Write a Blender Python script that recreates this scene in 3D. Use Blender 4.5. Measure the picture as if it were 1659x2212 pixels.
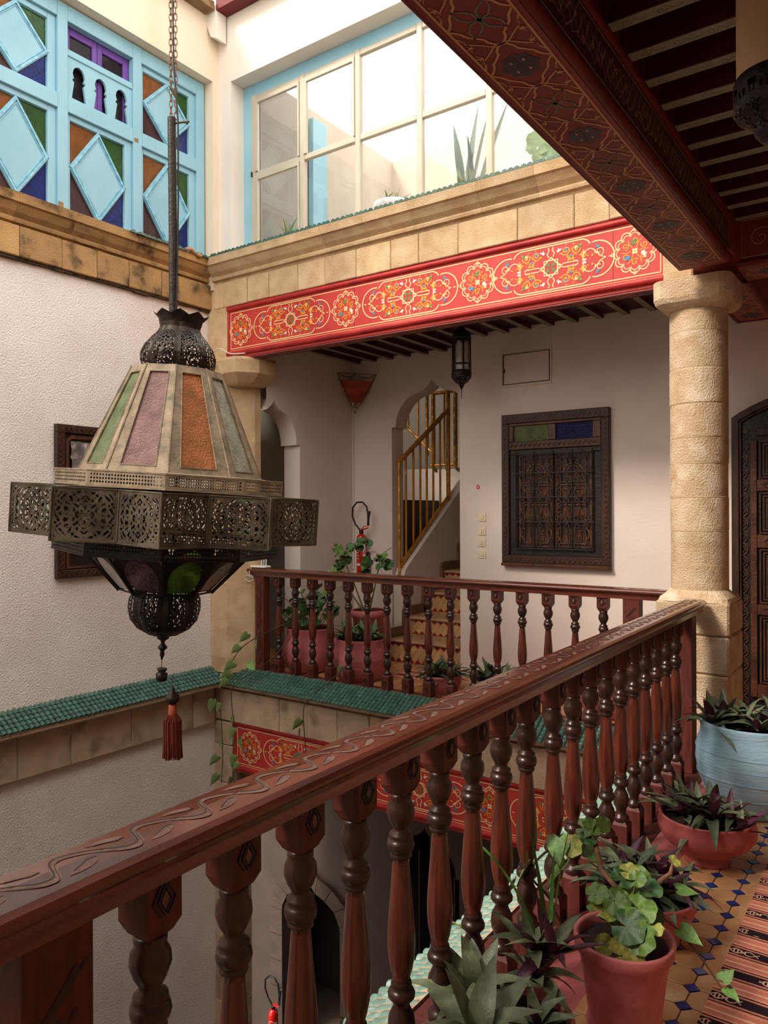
import bpy, math, random
from math import sin, cos, pi, radians, sqrt
from mathutils import Vector, Matrix, Euler
random.seed(7)
S = bpy.context.scene
for o in list(bpy.data.objects): bpy.data.objects.remove(o)
COL = S.collection
# ------------------------------------------------------------------ camera, light, exposure
YAW = radians(35.3)
cd = bpy.data.cameras.new('camera'); cam = bpy.data.objects.new('camera', cd); COL.objects.link(cam)
cam.location = (0, 0, 1.55)
Mz = Matrix.Rotation(YAW, 4, 'Z') @ Matrix.Rotation(radians(90), 4, 'X') @ Matrix.Rotation(-0.004, 4, 'Z')
cam.rotation_euler = Mz.to_euler()
cd.sensor_fit = 'VERTICAL'; cd.sensor_height = 36; cd.lens = 36 * 1650 / 2212; cd.clip_start = .02
S.camera = cam
w = bpy.data.worlds.new('world'); S.world = w; w.use_nodes = True
bg = w.node_tree.nodes['Background']; bg.inputs[0].default_value = (1.0, .955, .90, 1); bg.inputs[1].default_value = 2.0
sd = bpy.data.lights.new('sun', 'SUN'); sd.energy = 2.0; sd.angle = radians(12); sd.color = (1, .90, .78)
sun = bpy.data.objects.new('sun', sd); COL.objects.link(sun)
sun.rotation_euler = Vector((.50, 1.0, -.95)).to_track_quat('-Z', 'Y').to_euler(); sun.location = (-3, 0, 8)
S.view_settings.view_transform = 'Standard'; S.view_settings.look = 'None'
S.view_settings.gamma = 1; S.view_settings.use_curve_mapping = False
S.view_settings.exposure = 0.68

# ------------------------------------------------------------------ materials
def lin(c):
    return tuple(((v/255.)/12.92 if v/255. <= .04045 else ((v/255.+.055)/1.055)**2.4) for v in c) + (1,)
MATS = {}
def mat(name, c1, c2=None, scale=6, rough=.6, bump=0., bscale=60, metal=0., stretch=(1,1,1), spec=.4, coat=0., vary=.0, mid=.5, wid=.35, world=False, c3=None, s3=1.2, detail=5, bdetail=4):
    m = bpy.data.materials.new(name); m.use_nodes = True; MATS[name] = m
    nt = m.node_tree; N = nt.nodes; L = nt.links
    b = N['Principled BSDF']; b.inputs['Roughness'].default_value = rough; b.inputs['Metallic'].default_value = metal
    b.inputs['Specular IOR Level'].default_value = spec; b.inputs['Coat Weight'].default_value = coat; b.inputs['Coat Roughness'].default_value = .12
    b.inputs['Base Color'].default_value = lin(c1)
    tc = N.new('ShaderNodeTexCoord'); mp = N.new('ShaderNodeMapping'); mp.inputs['Scale'].default_value = stretch
    if world:
        g = N.new('ShaderNodeNewGeometry'); L.new(g.outputs['Position'], mp.inputs['Vector'])
    else: 
        L.new(tc.outputs['Object'], mp.inputs['Vector'])
    oi = None
    if vary or not world:
        oi = N.new('ShaderNodeObjectInfo'); mu = N.new('ShaderNodeMath'); mu.operation = 'MULTIPLY'; mu.inputs[1].default_value = 17.
        L.new(oi.outputs['Random'], mu.inputs[0])
        if not world: L.new(mu.outputs[0], mp.inputs['Location'])
    col = None
    if c2:
        n = N.new('ShaderNodeTexNoise'); n.inputs['Scale'].default_value = scale; n.inputs['Detail'].default_value = detail
        L.new(mp.outputs[0], n.inputs['Vector'])
        r = N.new('ShaderNodeValToRGB'); r.color_ramp.elements[0].position = max(0, mid-wid/2); r.color_ramp.elements[1].position = min(1, mid+wid/2)
        r.color_ramp.elements[0].color = lin(c1); r.color_ramp.elements[1].color = lin(c2)
        L.new(n.outputs['Fac'], r.inputs[0]); col = r.outputs[0]
    if c3:
        n = N.new('ShaderNodeTexNoise'); n.inputs['Scale'].default_value = s3; n.inputs['Detail'].default_value = 6
        L.new(mp.outputs[0], n.inputs['Vector'])
        r = N.new('ShaderNodeValToRGB'); r.color_ramp.elements[0].position = .55; r.color_ramp.elements[1].position = .7
        r.color_ramp.elements[0].color = (0,0,0,1); r.color_ramp.elements[1].color = (1,1,1,1)
        L.new(n.outputs['Fac'], r.inputs[0]); mx = N.new('ShaderNodeMix'); mx.data_type = 'RGBA'
        L.new(r.outputs[0], mx.inputs[0]); L.new(col, mx.inputs[6]); mx.inputs[7].default_value = lin(c3); col = mx.outputs[2]
    if vary:
        h = N.new('ShaderNodeHueSaturation'); mr = N.new('ShaderNodeMapRange')
        mr.inputs[3].default_value = 1-vary; mr.inputs[4].default_value = 1+vary
        L.new(oi.outputs['Random'], mr.inputs[0]); L.new(mr.outputs[0], h.inputs['Value'])
        if col: L.new(col, h.inputs['Color'])
        else: h.inputs['Color'].default_value = lin(c1)
        col = h.outputs[0]
    if col: L.new(col, b.inputs['Base Color'])
    if bump:
        n = N.new('ShaderNodeTexNoise'); n.inputs['Scale'].default_value = bscale; n.inputs['Detail'].default_value = bdetail
        L.new(mp.outputs[0], n.inputs['Vector'])
        bp = N.new('ShaderNodeBump'); bp.inputs['Strength'].default_value = bump; bp.inputs['Distance'].default_value = .01
        L.new(n.outputs['Fac'], bp.inputs['Height']); L.new(bp.outputs[0], b.inputs['Normal'])
    return m
mat('plaster', (238,230,224), (230,220,213), 3, .9, .9, 70, world=True, spec=.2, c3=(227,216,208), s3=.9)
mat('plaster_in', (226,212,202), (218,202,192), 2, .9, .18, 35, world=True, spec=.2)
mat('plaster_cream', (226,212,190), (216,192,158), 1.6, .9, .2, 40, world=True, spec=.2, mid=.62, stretch=(1,1,.4))
mat('plaster_white', (228,220,210), (218,208,196), 2, .9, .15, 40, world=True, spec=.2)
mat('terrace_wall', (196,188,176), (184,172,156), 2, .9, .1, 40, world=True, spec=.2)
mat('taupe_wall_and_reflection', (150,146,138), (140,136,128), 2, .8, .1, 30, world=True)  # corridor wall, and the terrace panel that paints a reflection in the glass
mat('stone', (214,188,152), (192,160,122), 7, .95, .9, 130, spec=.15, vary=.10, bdetail=6)
mat('stone_old', (196,156,106), (158,128,92), 5, .95, .9, 110, spec=.15, vary=.16, c3=(84,66,46), s3=5, bdetail=6)
mat('stone_low', (202,180,154), (180,156,132), 6, .95, .7, 110, spec=.15, vary=.08, c3=(150,126,102), s3=4)
mat('stone_drum', (214,190,160), (190,160,126), 9, .95, 1., 90, spec=.15, vary=.05, c3=(226,204,180), s3=6, bdetail=7)
mat('paving_shaded', (104,88,76), (86,72,62), 4, .8, .3, 30)  # lower floor, the gallery shade is put into the colour
mat('stone_shaded', (92,76,66), (74,62,54), 6, .95, .7, 60, vary=.1)  # lower arch stone, darkened in colour where little light reaches
mat('mortar', (212,188,156), (190,164,130), 8, .95, .4, 60)
mat('soot', (52,44,36), (96,76,54), 12, .95, .5, 80)
mat('wood_rail', (108,48,30), (70,30,20), 4, .26, .05, 40, stretch=(1,14,14), coat=.6, spec=.5)
mat('wood_shaft', (98,40,25), (58,24,17), 5, .22, .08, 40, stretch=(12,12,1.2), coat=.5, vary=.12)
mat('wood_ring', (58,31,25), (38,20,17), 14, .36, .1, 50, coat=.2, vary=.12)
mat('wood_block', (98,46,38), (72,34,28), 6, .5, .15, 50, stretch=(8,8,1), coat=.0, spec=.25, vary=.1)
mat('groove_shade', (48,24,22), (30,16,16), 20, .5)  # dark lines that paint the shade of carved grooves
mat('wood_carve', (118,86,72), (88,58,46), 30, .55, .4, 90)
mat('wood_dark', (66,40,30), (38,22,17), 5, .45, .5, 30, stretch=(6,6,1), coat=.15)
mat('wood_dark2', (96,56,36), (52,28,20), 6, .4, .5, 40, coat=.15)
mat('wood_black', (36,26,24), (22,16,16), 8, .4, .3, 40)
mat('wood_gold', (150,92,46), (84,46,26), 10, .4, .3, 60)
mat('iron', (34,29,28), (52,44,40), 20, .5, .4, 60, metal=.3)
mat('red_panel', (198,66,58), (180,54,50), 3, .5, .1, 30, spec=.3)
mat('red_roll', (184,50,46), (150,34,36), 6, .45, .1, 40, spec=.3)
mat('red_dark', (112,30,32), (88,24,28), 4, .5, .1, 40, spec=.3)
mat('red_soffit', (140,62,56), (118,52,50), 4, .55, .1, 40, spec=.3)
mat('purple_dark', (74,34,42), (58,26,34), 5, .6, .15, 40)
mat('joist_red', (86,22,28), (70,18,24), 5, .6, .1, 40)
mat('ceil_board', (62,24,28), (44,18,24), 4, .6, .1, 40, stretch=(8,1,1))
mat('paint_cream', (238,204,150), None, rough=.6)
mat('paint_yellow', (236,160,46), None, rough=.6)
mat('paint_blue', (76,132,170), None, rough=.6)
mat('paint_green', (92,128,66), None, rough=.6)
mat('paint_white', (214,214,206), None, rough=.6)
mat('paint_tan', (196,146,108), None, rough=.6)
mat('paint_grey', (110,112,104), None, rough=.6)
mat('paint_slate', (70,62,72), None, rough=.6)
mat('strip_paint', (150,150,128), (136,138,118), 10, .6)
mat('strip_ink', (84,86,86), None, rough=.6)
mat('tile_green', (72,106,94), (54,86,76), 30, .22, .15, 60, coat=.5, vary=.22, spec=.6, c3=(88,130,112), s3=30)
mat('tile_overexposed', (132,164,152), (108,144,132), 24, .3, .2, 60, coat=.4, vary=.15, c3=(168,196,184), s3=20)  # near ledge tiles, overexposure put into the paler colour
mat('blue_paint', (146,190,206), (134,180,198), 3, .5, .12, 50, world=True, spec=.3)
mat('blue_edge', (150,204,222), (104,160,186), 20, .5, .2, 60, world=True)
mat('purple_paint', (110,72,156), (96,60,140), 6, .5, .1, 50)
mat('pvc', (188,180,162), (178,170,152), 5, .4, .0)
mat('terracotta', (202,156,112), (180,128,86), 9, .45, .25, 40, vary=.12, c3=(212,176,136), s3=7, spec=.4)
mat('terracotta_far', (196,142,100), (176,120,80), 9, .5, .2, 40, vary=.1)
mat('blue_tile', (30,62,140), (22,46,120), 20, .2, .1, 40, coat=.5, vary=.15)
mat('dark_tile', (52,50,60), None, rough=.3)
mat('grout', (120,92,66), (96,72,52), 20, .9, .3, 80)
mat('stair_stone', (190,150,112), (160,120,86), 8, .7, .3, 60)
mat('zellige_buff', (212,170,118), (186,140,92), 10, .4, .15, 50, vary=.1)
mat('zellige_red', (150,44,36), (122,34,30), 10, .4, .1, 50, vary=.1)
mat('stair_skirt', (128,92,74), (104,74,60), 6, .6, .2, 50)
mat('pink_pot', (194,112,112), (176,94,94), 5, .62, .35, 30, c3=(210,140,134), s3=6, spec=.3)
mat('pink_pot_dark', (180,94,92), (156,76,76), 5, .6, .4, 30, c3=(198,110,96), s3=7, spec=.3)
mat('pink_curb', (192,108,106), (172,90,90), 4, .6, .3, 30, world=True)
mat('blue_pot', (160,192,210), (144,178,198), 3, .6, .45, 26, stretch=(1,1,4), spec=.3)
mat('soil', (60,42,34), (34,24,20), 40, .95, .9, 60)
mat('brass_gold', (214,156,56), (172,112,34), 8, .3, .1, 40, metal=.25, coat=.3)
mat('ext_red', (198,24,26), None, rough=.25, coat=.5)
mat('black_rub', (20,19,20), None, rough=.4)
mat('white_plastic', (234,230,220), None, rough=.35)
mat('ivory_plastic', (226,212,180), None, rough=.35)
mat('cable', (214,206,196), None, rough=.5)
mat('tassel', (140,58,34), (96,36,22), 60, .8, .6, 120, stretch=(6,6,.4))
mat('tassel_top', (160,76,50), None, rough=.7)
mat('lamp_metal', (104,94,78), (58,48,38), 7, .5, .4, 40, metal=.35, c3=(96,104,88), s3=12)
mat('lamp_dusty', (166,150,128), (128,114,94), 14, .75, .4, 60, metal=.1, c3=(112,110,94), s3=16)
mat('lamp_black', (34,30,28), (54,46,38), 9, .45, .3, 50, metal=.5)
mat('lamp_inner', (30,26,22), None, rough=.8)
mat('parchment', (206,176,140), (188,156,120), 4, .7, .2, 30)
mat('leather_orange', (196,88,54), (148,52,28), 8, .6, .1, 30)
mat('foil', (190,190,194), (120,122,128), 12, .25, .8, 14, metal=.7)
mat('unlit_black', (14,12,12), None, rough=.9)  # black backing that paints unlit depth behind openings
mat('plaster_shaded', (84,70,64), (74,62,56), 3, .9)  # plaster with the dimness of the lower gallery and stair painted in
mat('bark', (150,112,84), (110,76,56), 30, .8, .6, 60)
mat('stem', (92,104,48), (120,84,52), 10, .6)
mat('vine_stem', (70,58,36), None, rough=.7)
mat('flower_red', (196,40,78), None, rough=.5)
mat('stone_pebble', (150,146,138), None, rough=.6)
mat('shell', (200,196,188), None, rough=.4)
mat('lintel_brown', (150,118,82), (110,84,58), 8, .8, .3, 40)
mat('white_pot', (222,222,224), None, rough=.5)
mat('paper', (236,232,226), None, rough=.6)
def leafmat(name, top, top2, under, rough=.38):
    m = mat(name, top, top2, 9, rough, .15, 30, vary=.22, spec=.45); nt = m.node_tree; N = nt.nodes; L = nt.links
    b = N['Principled BSDF']; src = b.inputs['Base Color'].links[0].from_socket
    g = N.new('ShaderNodeNewGeometry'); mx = N.new('ShaderNodeMix'); mx.data_type = 'RGBA'
    L.new(g.outputs['Backfacing'], mx.inputs[0]); L.new(src, mx.inputs[6]); mx.inputs[7].default_value = lin(under); L.new(mx.outputs[2], b.inputs['Base Color'])
leafmat('leaf_rhoeo', (96,106,80), (122,128,98), (92,44,62))
leafmat('leaf_rhoeo2', (78,94,70), (100,112,84), (86,84,70))
leafmat('leaf_far', (62,92,54), (92,116,74), (86,90,66))
leafmat('leaf_purple', (86,40,58), (66,34,50), (104,50,72))
leafmat('leaf_geranium', (84,118,54), (112,140,66), (128,150,86))
leafmat('leaf_gdark', (48,80,42), (66,98,50), (90,110,70))
leafmat('leaf_yellow', (178,172,92), (120,142,66), (180,170,90))
leafmat('leaf_pothos', (92,130,66), (124,158,92), (130,156,100))
leafmat('leaf_spear', (88,128,52), (60,100,40), (110,140,70))
leafmat('leaf_cactus', (110,140,90), (160,176,130), (120,140,90))
def glassmat(name, col, rough=.15, tr=.5, spec=.5, bump=.3, bs=40):
    m = mat(name, col, tuple(int(v*.8) for v in col), 14, rough, bump, bs, spec=spec); nt = m.node_tree; N = nt.nodes; L = nt.links
    b = N['Principled BSDF']; b.inputs['Transmission Weight'].default_value = tr; b.inputs['IOR'].default_value = 1.2
    return m
glassmat('glass_amber', (168,104,48)); glassmat('glass_green', (70,112,58)); glassmat('glass_blue', (44,58,140)); glassmat('glass_plum', (104,72,74))
glassmat('glass_dark', (56,50,58), .1, .3, bump=.1)
glassmat('lglass_green', (122,134,100), .5, .05, bump=.9, bs=90); glassmat('lglass_pink', (156,124,122), .5, .05, bump=.9, bs=90)
glassmat('lglass_amber', (184,120,78), .5, .05, bump=.9, bs=90); glassmat('lglass_pale', (178,182,162), .5, .05, bump=.9, bs=90)
glassmat('lglass_dplum', (72,40,44), .2, .5); glassmat('lglass_dgreen', (76,128,24), .2, .6); glassmat('lglass_dmauve', (84,72,84), .15, .3)
glassmat('glass_white', (220,220,214), .3, .2)
glassmat('glass_olive', (112,120,80), .15, .2, bump=.8); glassmat('glass_navy', (26,34,96), .15, .2, bump=.8)
# clear window glass: mostly transparent plus a fresnel sheen
m = bpy.data.materials.new('clear_glass'); m.use_nodes = True; MATS['clear_glass'] = m
nt = m.node_tree; nt.nodes.clear(); o_ = nt.nodes.new('ShaderNodeOutputMaterial'); mx = nt.nodes.new('ShaderNodeMixShader'); t_ = nt.nodes.new('ShaderNodeBsdfTransparent'); g_ = nt.nodes.new('ShaderNodeBsdfGlossy'); g_.inputs['Roughness'].default_value = .02
lw_ = nt.nodes.new('ShaderNodeLayerWeight'); lw_.inputs[0].default_value = .15; ml_ = nt.nodes.new('ShaderNodeMath'); ml_.operation = 'MULTIPLY_ADD'; ml_.inputs[1].default_value = .5; ml_.inputs[2].default_value = .05; nt.links.new(lw_.outputs['Facing'], ml_.inputs[0])
nt.links.new(ml_.outputs[0], mx.inputs[0]); nt.links.new(t_.outputs[0], mx.inputs[1]); nt.links.new(g_.outputs[0], mx.inputs[2]); nt.links.new(mx.outputs[0], o_.inputs[0])
# rug: striped flat-weave, bands by world y
def rugmat():
    m = bpy.data.materials.new('rug_weave'); m.use_nodes = True; MATS['rug_weave'] = m
    nt = m.node_tree; N = nt.nodes; L = nt.links; b = N['Principled BSDF']; b.inputs['Roughness'].default_value = .95; b.inputs['Specular IOR Level'].default_value = .1
    tc = N.new('ShaderNodeTexCoord'); sp = N.new('ShaderNodeSeparateXYZ'); L.new(tc.outputs['Object'], sp.inputs[0])
    def mth(op, a, bb=None, c=None):
        n = N.new('ShaderNodeMath'); n.operation = op
        for i, v in enumerate((a, bb, c)):
            if v is None: continue
            if isinstance(v, (int, float)): n.inputs[i].default_value = v
            else: L.new(v, n.inputs[i])
        return n.outputs[0]
    x, y = sp.outputs[0], sp.outputs[1]
    u = mth('FRACT', mth('DIVIDE', y, .155))
    zz = mth('ABSOLUTE', mth('SUBTRACT', mth('FRACT', mth('DIVIDE', x, .018)), .5))
    def band(c, wd, v=u): return mth('LESS_THAN', mth('ABSOLUTE', mth('SUBTRACT', v, c)), wd)
    wob = mth('ADD', u, mth('MULTIPLY', zz, .05))
    alt = mth('GREATER_THAN', mth('FRACT', mth('DIVIDE', y, .32)), .5)
    blk = mth('MAXIMUM', band(.5, .15), mth('MAXIMUM', band(.73, .018), band(.27, .018)))
    nz = N.new('ShaderNodeTexNoise'); nz.inputs['Scale'].default_value = 18; L.new(tc.outputs['Object'], nz.inputs[0])
    # cream motif inside the black band
    ux = mth('FRACT', mth('DIVIDE', x, .012)); seg = mth('GREATER_THAN', mth('SINE', mth('ADD', mth('MULTIPLY', x, 34.), mth('MULTIPLY', alt, 2.1))), -.1)
    dia = mth('LESS_THAN', mth('ABSOLUTE', mth('SUBTRACT', mth('ABSOLUTE', mth('SUBTRACT', u, .5)), mth('MULTIPLY', mth('ABSOLUTE', mth('SINE', mth('MULTIPLY', x, 75.))), .09))), .018)
    tick = mth('MULTIPLY', mth('LESS_THAN', ux, .38), band(.5, .07))
    tick = mth('MULTIPLY', tick, mth('GREATER_THAN', mth('SINE', mth('MULTIPLY', x, 52.)), .35))
    motif = mth('MULTIPLY', mth('MULTIPLY', mth('MAXIMUM', dia, tick), seg), band(.5, .12))
    line = mth('MAXIMUM', mth('MAXIMUM', band(.80, .012, wob), band(.20, .012, wob)), band(.98, .03))
    def mix(f, A, B):
        n = N.new('ShaderNodeMix'); n.data_type = 'RGBA'; L.new(f, n.inputs[0])
        for i, v in ((6, A), (7, B)):
            if isinstance(v, tuple): n.inputs[i].default_value = v
            else: L.new(v, n.inputs[i])
        return n.outputs[2]
    base = mix(nz.outputs[0], lin((206,120,100)), lin((228,148,122)))
    c = mix(line, base, lin((244,196,166))); c = mix(blk, c, lin((44,32,40))); c = mix(motif, c, lin((228,180,150)))
    L.new(c, b.inputs['Base Color'])
    wv = N.new('ShaderNodeTexWave'); wv.inputs['Scale'].default_value = 120; L.new(tc.outputs['Object'], wv.inputs[0])
    bp = N.new('ShaderNodeBump'); bp.inputs['Strength'].default_value = .4; bp.inputs['Distance'].default_value = .003; L.new(wv.outputs[0], bp.inputs['Height']); L.new(bp.outputs[0], b.inputs['Normal'])
rugmat()

# ------------------------------------------------------------------ mesh helpers
class MB:
    def __init__(s): s.v = []; s.f = []; s.m = []; s.s = []
    def add(s, vs, fs, mi=0, sm=False):
        b = len(s.v); s.v += [tuple(v) for v in vs]
        for f in fs: s.f.append([i+b for i in f]); s.m.append(mi); s.s.append(sm)
    def box(s, x0, x1, y0, y1, z0, z1, mi=0, c=0.):
        if x0 > x1: x0, x1 = x1, x0
        if y0 > y1: y0, y1 = y1, y0
        if z0 > z1: z0, z1 = z1, z0
        if c <= 0:
            v = [(x,y,z) for x in (x0,x1) for y in (y0,y1) for z in (z0,z1)]
            s.add(v, [(0,1,3,2),(4,6,7,5),(0,4,5,1),(2,3,7,6),(0,2,6,4),(1,5,7,3)], mi)
        else:
            c = min(c, (x1-x0)*.49, (y1-y0)*.49, (z1-z0)*.49)
            v = []; ix = {}
            for sx in (0,1):
                for sy in (0,1):
                    for sz in (0,1):
                        X, Y, Z = (x0,x1)[sx], (y0,y1)[sy], (z0,z1)[sz]; dx, dy, dz = (c,-c)[sx], (c,-c)[sy], (c,-c)[sz]
                        ix[sx,sy,sz,0] = len(v); v.append((X,Y+dy,Z+dz)); ix[sx,sy,sz,1] = len(v); v.append((X+dx,Y,Z+dz)); ix[sx,sy,sz,2] = len(v); v.append((X+dx,Y+dy,Z))
            F = []
            for a in (0,1):
                F.append([ix[a,p,q,0] for p,q in ((0,0),(1,0),(1,1),(0,1))]); F.append([ix[p,a,q,1] for p,q in ((0,0),(1,0),(1,1),(0,1))]); F.append([ix[p,q,a,2] for p,q in ((0,0),(1,0),(1,1),(0,1))])
            for a in (0,1):
                for b in (0,1):
                    F.append([ix[a,b,0,0],ix[a,b,1,0],ix[a,b,1,1],ix[a,b,0,1]]); F.append([ix[a,0,b,0],ix[a,1,b,0],ix[a,1,b,2],ix[a,0,b,2]]); F.append([ix[0,a,b,1],ix[1,a,b,1],ix[1,a,b,2],ix[0,a,b,2]])
                    for d in (0,1): F.append([ix[a,b,d,k] for k in range(3)])
            s.add(v, F, mi)
    def lathe(s, prof, n=20, cx=0, cy=0, cz=0, mi=0, sm=True, ph=0., mif=None, cap=True, sx=1, sy=1):
        v = []; f = []
        for r, z in prof:
            for k in range(n): a = ph+2*pi*k/n; v.append((cx+r*cos(a)*sx, cy+r*sin(a)*sy, cz+z))
        b = len(s.v); s.v += v
        for i in range(len(prof)-1):
            mm = mif((prof[i][1]+prof[i+1][1])/2) if mif else mi
            for k in range(n):
                k2 = (k+1) % n; s.f.append([b+i*n+k, b+i*n+k2, b+(i+1)*n+k2, b+(i+1)*n+k]); s.m.append(mm); s.s.append(sm)
        if cap:
            s.f.append([b+k for k in range(n)][::-1]); s.m.append(mi); s.s.append(False)
            s.f.append([b+(len(prof)-1)*n+k for k in range(n)]); s.m.append(mi); s.s.append(False)
    def tube(s, pts, r, n=8, mi=0, closed=False, flat=None):
        P = [Vector(p) for p in pts]; N = len(P); rs = r if isinstance(r, (list, tuple)) else [r]*N
        rings = []; up = Vector((0,0,1)); prevn = None
        for i, p in enumerate(P):
            a = P[(i-1) % N] if (closed or i) else p; b = P[(i+1) % N] if (closed or i < N-1) else p
            t = (b-a).normalized() if (b-a).length > 1e-9 else Vector((0,0,1))
            if prevn is None: prevn = t.orthogonal().normalized() if abs(t.z) > .9 else t.cross(up).normalized()
            nn = (prevn - t*prevn.dot(t)); nn = nn.normalized() if nn.length > 1e-6 else t.orthogonal().normalized(); prevn = nn
            bb = t.cross(nn)
            rings.append([p+nn*cos(2*pi*k/n+pi/4)*rs[i]+bb*sin(2*pi*k/n+pi/4)*rs[i] for k in range(n)])
        v = [q for rg in rings for q in rg]; f = []
        for i in range(N if closed else N-1):
            j = (i+1) % N
            for k in range(n): k2 = (k+1) % n; f.append((i*n+k, i*n+k2, j*n+k2, j*n+k))
        s.add(v, f, mi, n > 4)
        if not closed: s.add(rings[0], [tuple(range(n))[::-1]], mi); s.add(rings[-1], [tuple(range(n))], mi)
    def prism(s, pts, fn, h, mi=0, sm=False):
        n = len(pts); v = [fn(a, b, 0) for a, b in pts]+[fn(a, b, h) for a, b in pts]
        f = [(i, (i+1) % n, n+(i+1) % n, n+i) for i in range(n)]
        s.add(v, f, mi, sm); s.add(v[n:], [tuple(range(n))], mi); s.add(v[:n], [tuple(range(n))[::-1]], mi)
    def build(s, name, mats, parent=None, loc=None, rot=None, fix=True):
        return obj(name, s.mesh(name, mats, fix), parent, loc, rot)
    def mesh(s, name, mats, fix=True):
        me = bpy.data.meshes.new(name); me.from_pydata(s.v, [], s.f)
        for k in ([mats] if isinstance(mats, str) else mats): me.materials.append(MATS[k])
        me.polygons.foreach_set('material_index', s.m); me.polygons.foreach_set('use_smooth', s.s)
        if fix:
            import bmesh
            b = bmesh.new(); b.from_mesh(me); bmesh.ops.recalc_face_normals(b, faces=b.faces); b.to_mesh(me); b.free()
        me.update(); return me
def obj(name, me, parent=None, loc=None, rot=None):
    o = bpy.data.objects.new(name, me); COL.objects.link(o)
    if parent: o.parent = parent
    if loc is not None: o.location = loc
    if rot is not None: o.rotation_euler = rot
    return o
def tag(o, label=None, cat=None, group=None, kind=None):
    if label: o['label'] = label
    if cat: o['category'] = cat
    if group: o['group'] = group
    if kind: o['kind'] = kind
    return o
def thing(name, loc, label, cat, group=None, rot=None):
    o = bpy.data.objects.new(name, None); COL.objects.link(o); o.location = loc; o.empty_display_size = .1
    if rot is not None: o.rotation_euler = rot
    return tag(o, label, cat, group)
def struct(name, loc=(0,0,0), label=None):
    o = bpy.data.objects.new(name, None); COL.objects.link(o); o.location = loc; o.empty_display_size = .1
    return tag(o, label, None, None, 'structure')
def smesh(name, mb, mats, label=None): return tag(mb.build(name, mats), label, None, None, 'structure')
def fnY(x0, y, z0, sgn=-1): return lambda u, v, h: (x0+u, y+sgn*h, z0+v)      # wall facing -y
def fnX(x, y0, z0, sgn=1): return lambda u, v, h: (x+sgn*h, y0+u, z0+v)        # wall facing +x
def fnZ(x0, y0, z, sgn=1): return lambda u, v, h: (x0+u, y0+v, z+sgn*h)
def rib(mb, pts, wd, h, fn, mi=0, closed=False, tops=None):
    """raised strip along a 2-D polyline"""
    n = len(pts); ws = wd if isinstance(wd, (list, tuple)) else [wd]*n; L_ = []; R_ = []
    for i, (x, y) in enumerate(pts):
        a = pts[i-1] if (i or closed) else pts[i]; b = pts[(i+1) % n] if (i < n-1 or closed) else pts[i]
        dx, dy = b[0]-a[0], b[1]-a[1]; l = math.hypot(dx, dy) or 1; nx, ny = -dy/l*ws[i]/2, dx/l*ws[i]/2
        L_.append((x+nx, y+ny)); R_.append((x-nx, y-ny))
    v = []
    for i in range(n): v += [fn(*L_[i], h), fn(*R_[i], h)] + ([fn(*L_[i], 0), fn(*R_[i], 0)] if h > .003 else [])
    k = 4 if h > .003 else 2; f = []
    for i in range(n if closed else n-1):
        a = i*k; b = ((i+1) % n)*k; f.append((a, a+1, b+1, b))
        if k == 4: f += [(a+2, a, b, b+2), (a+1, a+3, b+3, b+1)]
    mb.add(v, f, mi)
def fill(mb, pts, h, fn, mi=0):
    if h > .003: mb.prism(pts, fn, h, mi)
    else: mb.add([fn(a, b, h) for a, b in pts], [tuple(range(len(pts)))], mi)
def arc(cx, cy, r, a0, a1, n=10, sy=1.): return [(cx+r*cos(radians(a0+(a1-a0)*i/n)), cy+sy*r*sin(radians(a0+(a1-a0)*i/n))) for i in range(n+1)]
def spiral(cx, cy, r0, r1, a0, turns, n=16): return [(cx+(r0+(r1-r0)*i/n)*cos(a0+turns*2*pi*i/n), cy+(r0+(r1-r0)*i/n)*sin(a0+turns*2*pi*i/n)) for i in range(n+1)]
def tworank(p, q): pass

# ------------------------------------------------------------------ structure: shell
XL = -5.83
def wallmesh(x0, x1, y0, y1, z0, z1):
    m = MB(); m.box(x0, x1, y0, y1, z0, z1); return m
smesh('wall_left', wallmesh(-6.05, XL, -2.2, 5.27, -.05, 3.75), 'plaster', 'rough white plaster wall behind the big lantern, between the stone bands')
smesh('wall_left_lower', wallmesh(-6.05, XL, -2.2, 5.40, -4.5, -.1), 'plaster', 'white plaster wall of the lower storey, below the green tiled ledge on the left')
# upper left wall, opening y 2.15..5.17, z 4.02..5.81
m = MB(); m.box(-6.05, -5.73, -2.2, 5.27, 5.81, 6.6); m.box(-6.05, -5.73, -2.2, 2.15, 3.75, 5.81); m.box(-6.05, -5.73, 5.19, 5.27, 3.75, 5.81); m.box(-6.05, -5.95, 2.15, 5.19, 3.75, 5.81); m.box(-6.05, -5.84, 2.15, 5.19, 3.75, 4.02)
smesh('wall_left_upper', m, 'plaster_cream', 'cream plaster wall above and around the light blue wooden screen')
# upper back wall, opening x -5.555..-1.25, z 4.02..5.79
m = MB(); m.box(-6.05, 1.2, 5.27, 5.62, 5.79, 6.6); m.box(-6.05, -5.555, 5.27, 5.62, 3.75, 5.79); m.box(-1.25, 1.2, 5.27, 5.62, 3.75, 5.79); m.box(-5.555, -1.25, 5.27, 5.62, 3.70, 4.03)
smesh('wall_back_upper', m, 'plaster_white', 'white plaster wall around the big upper window')
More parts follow.
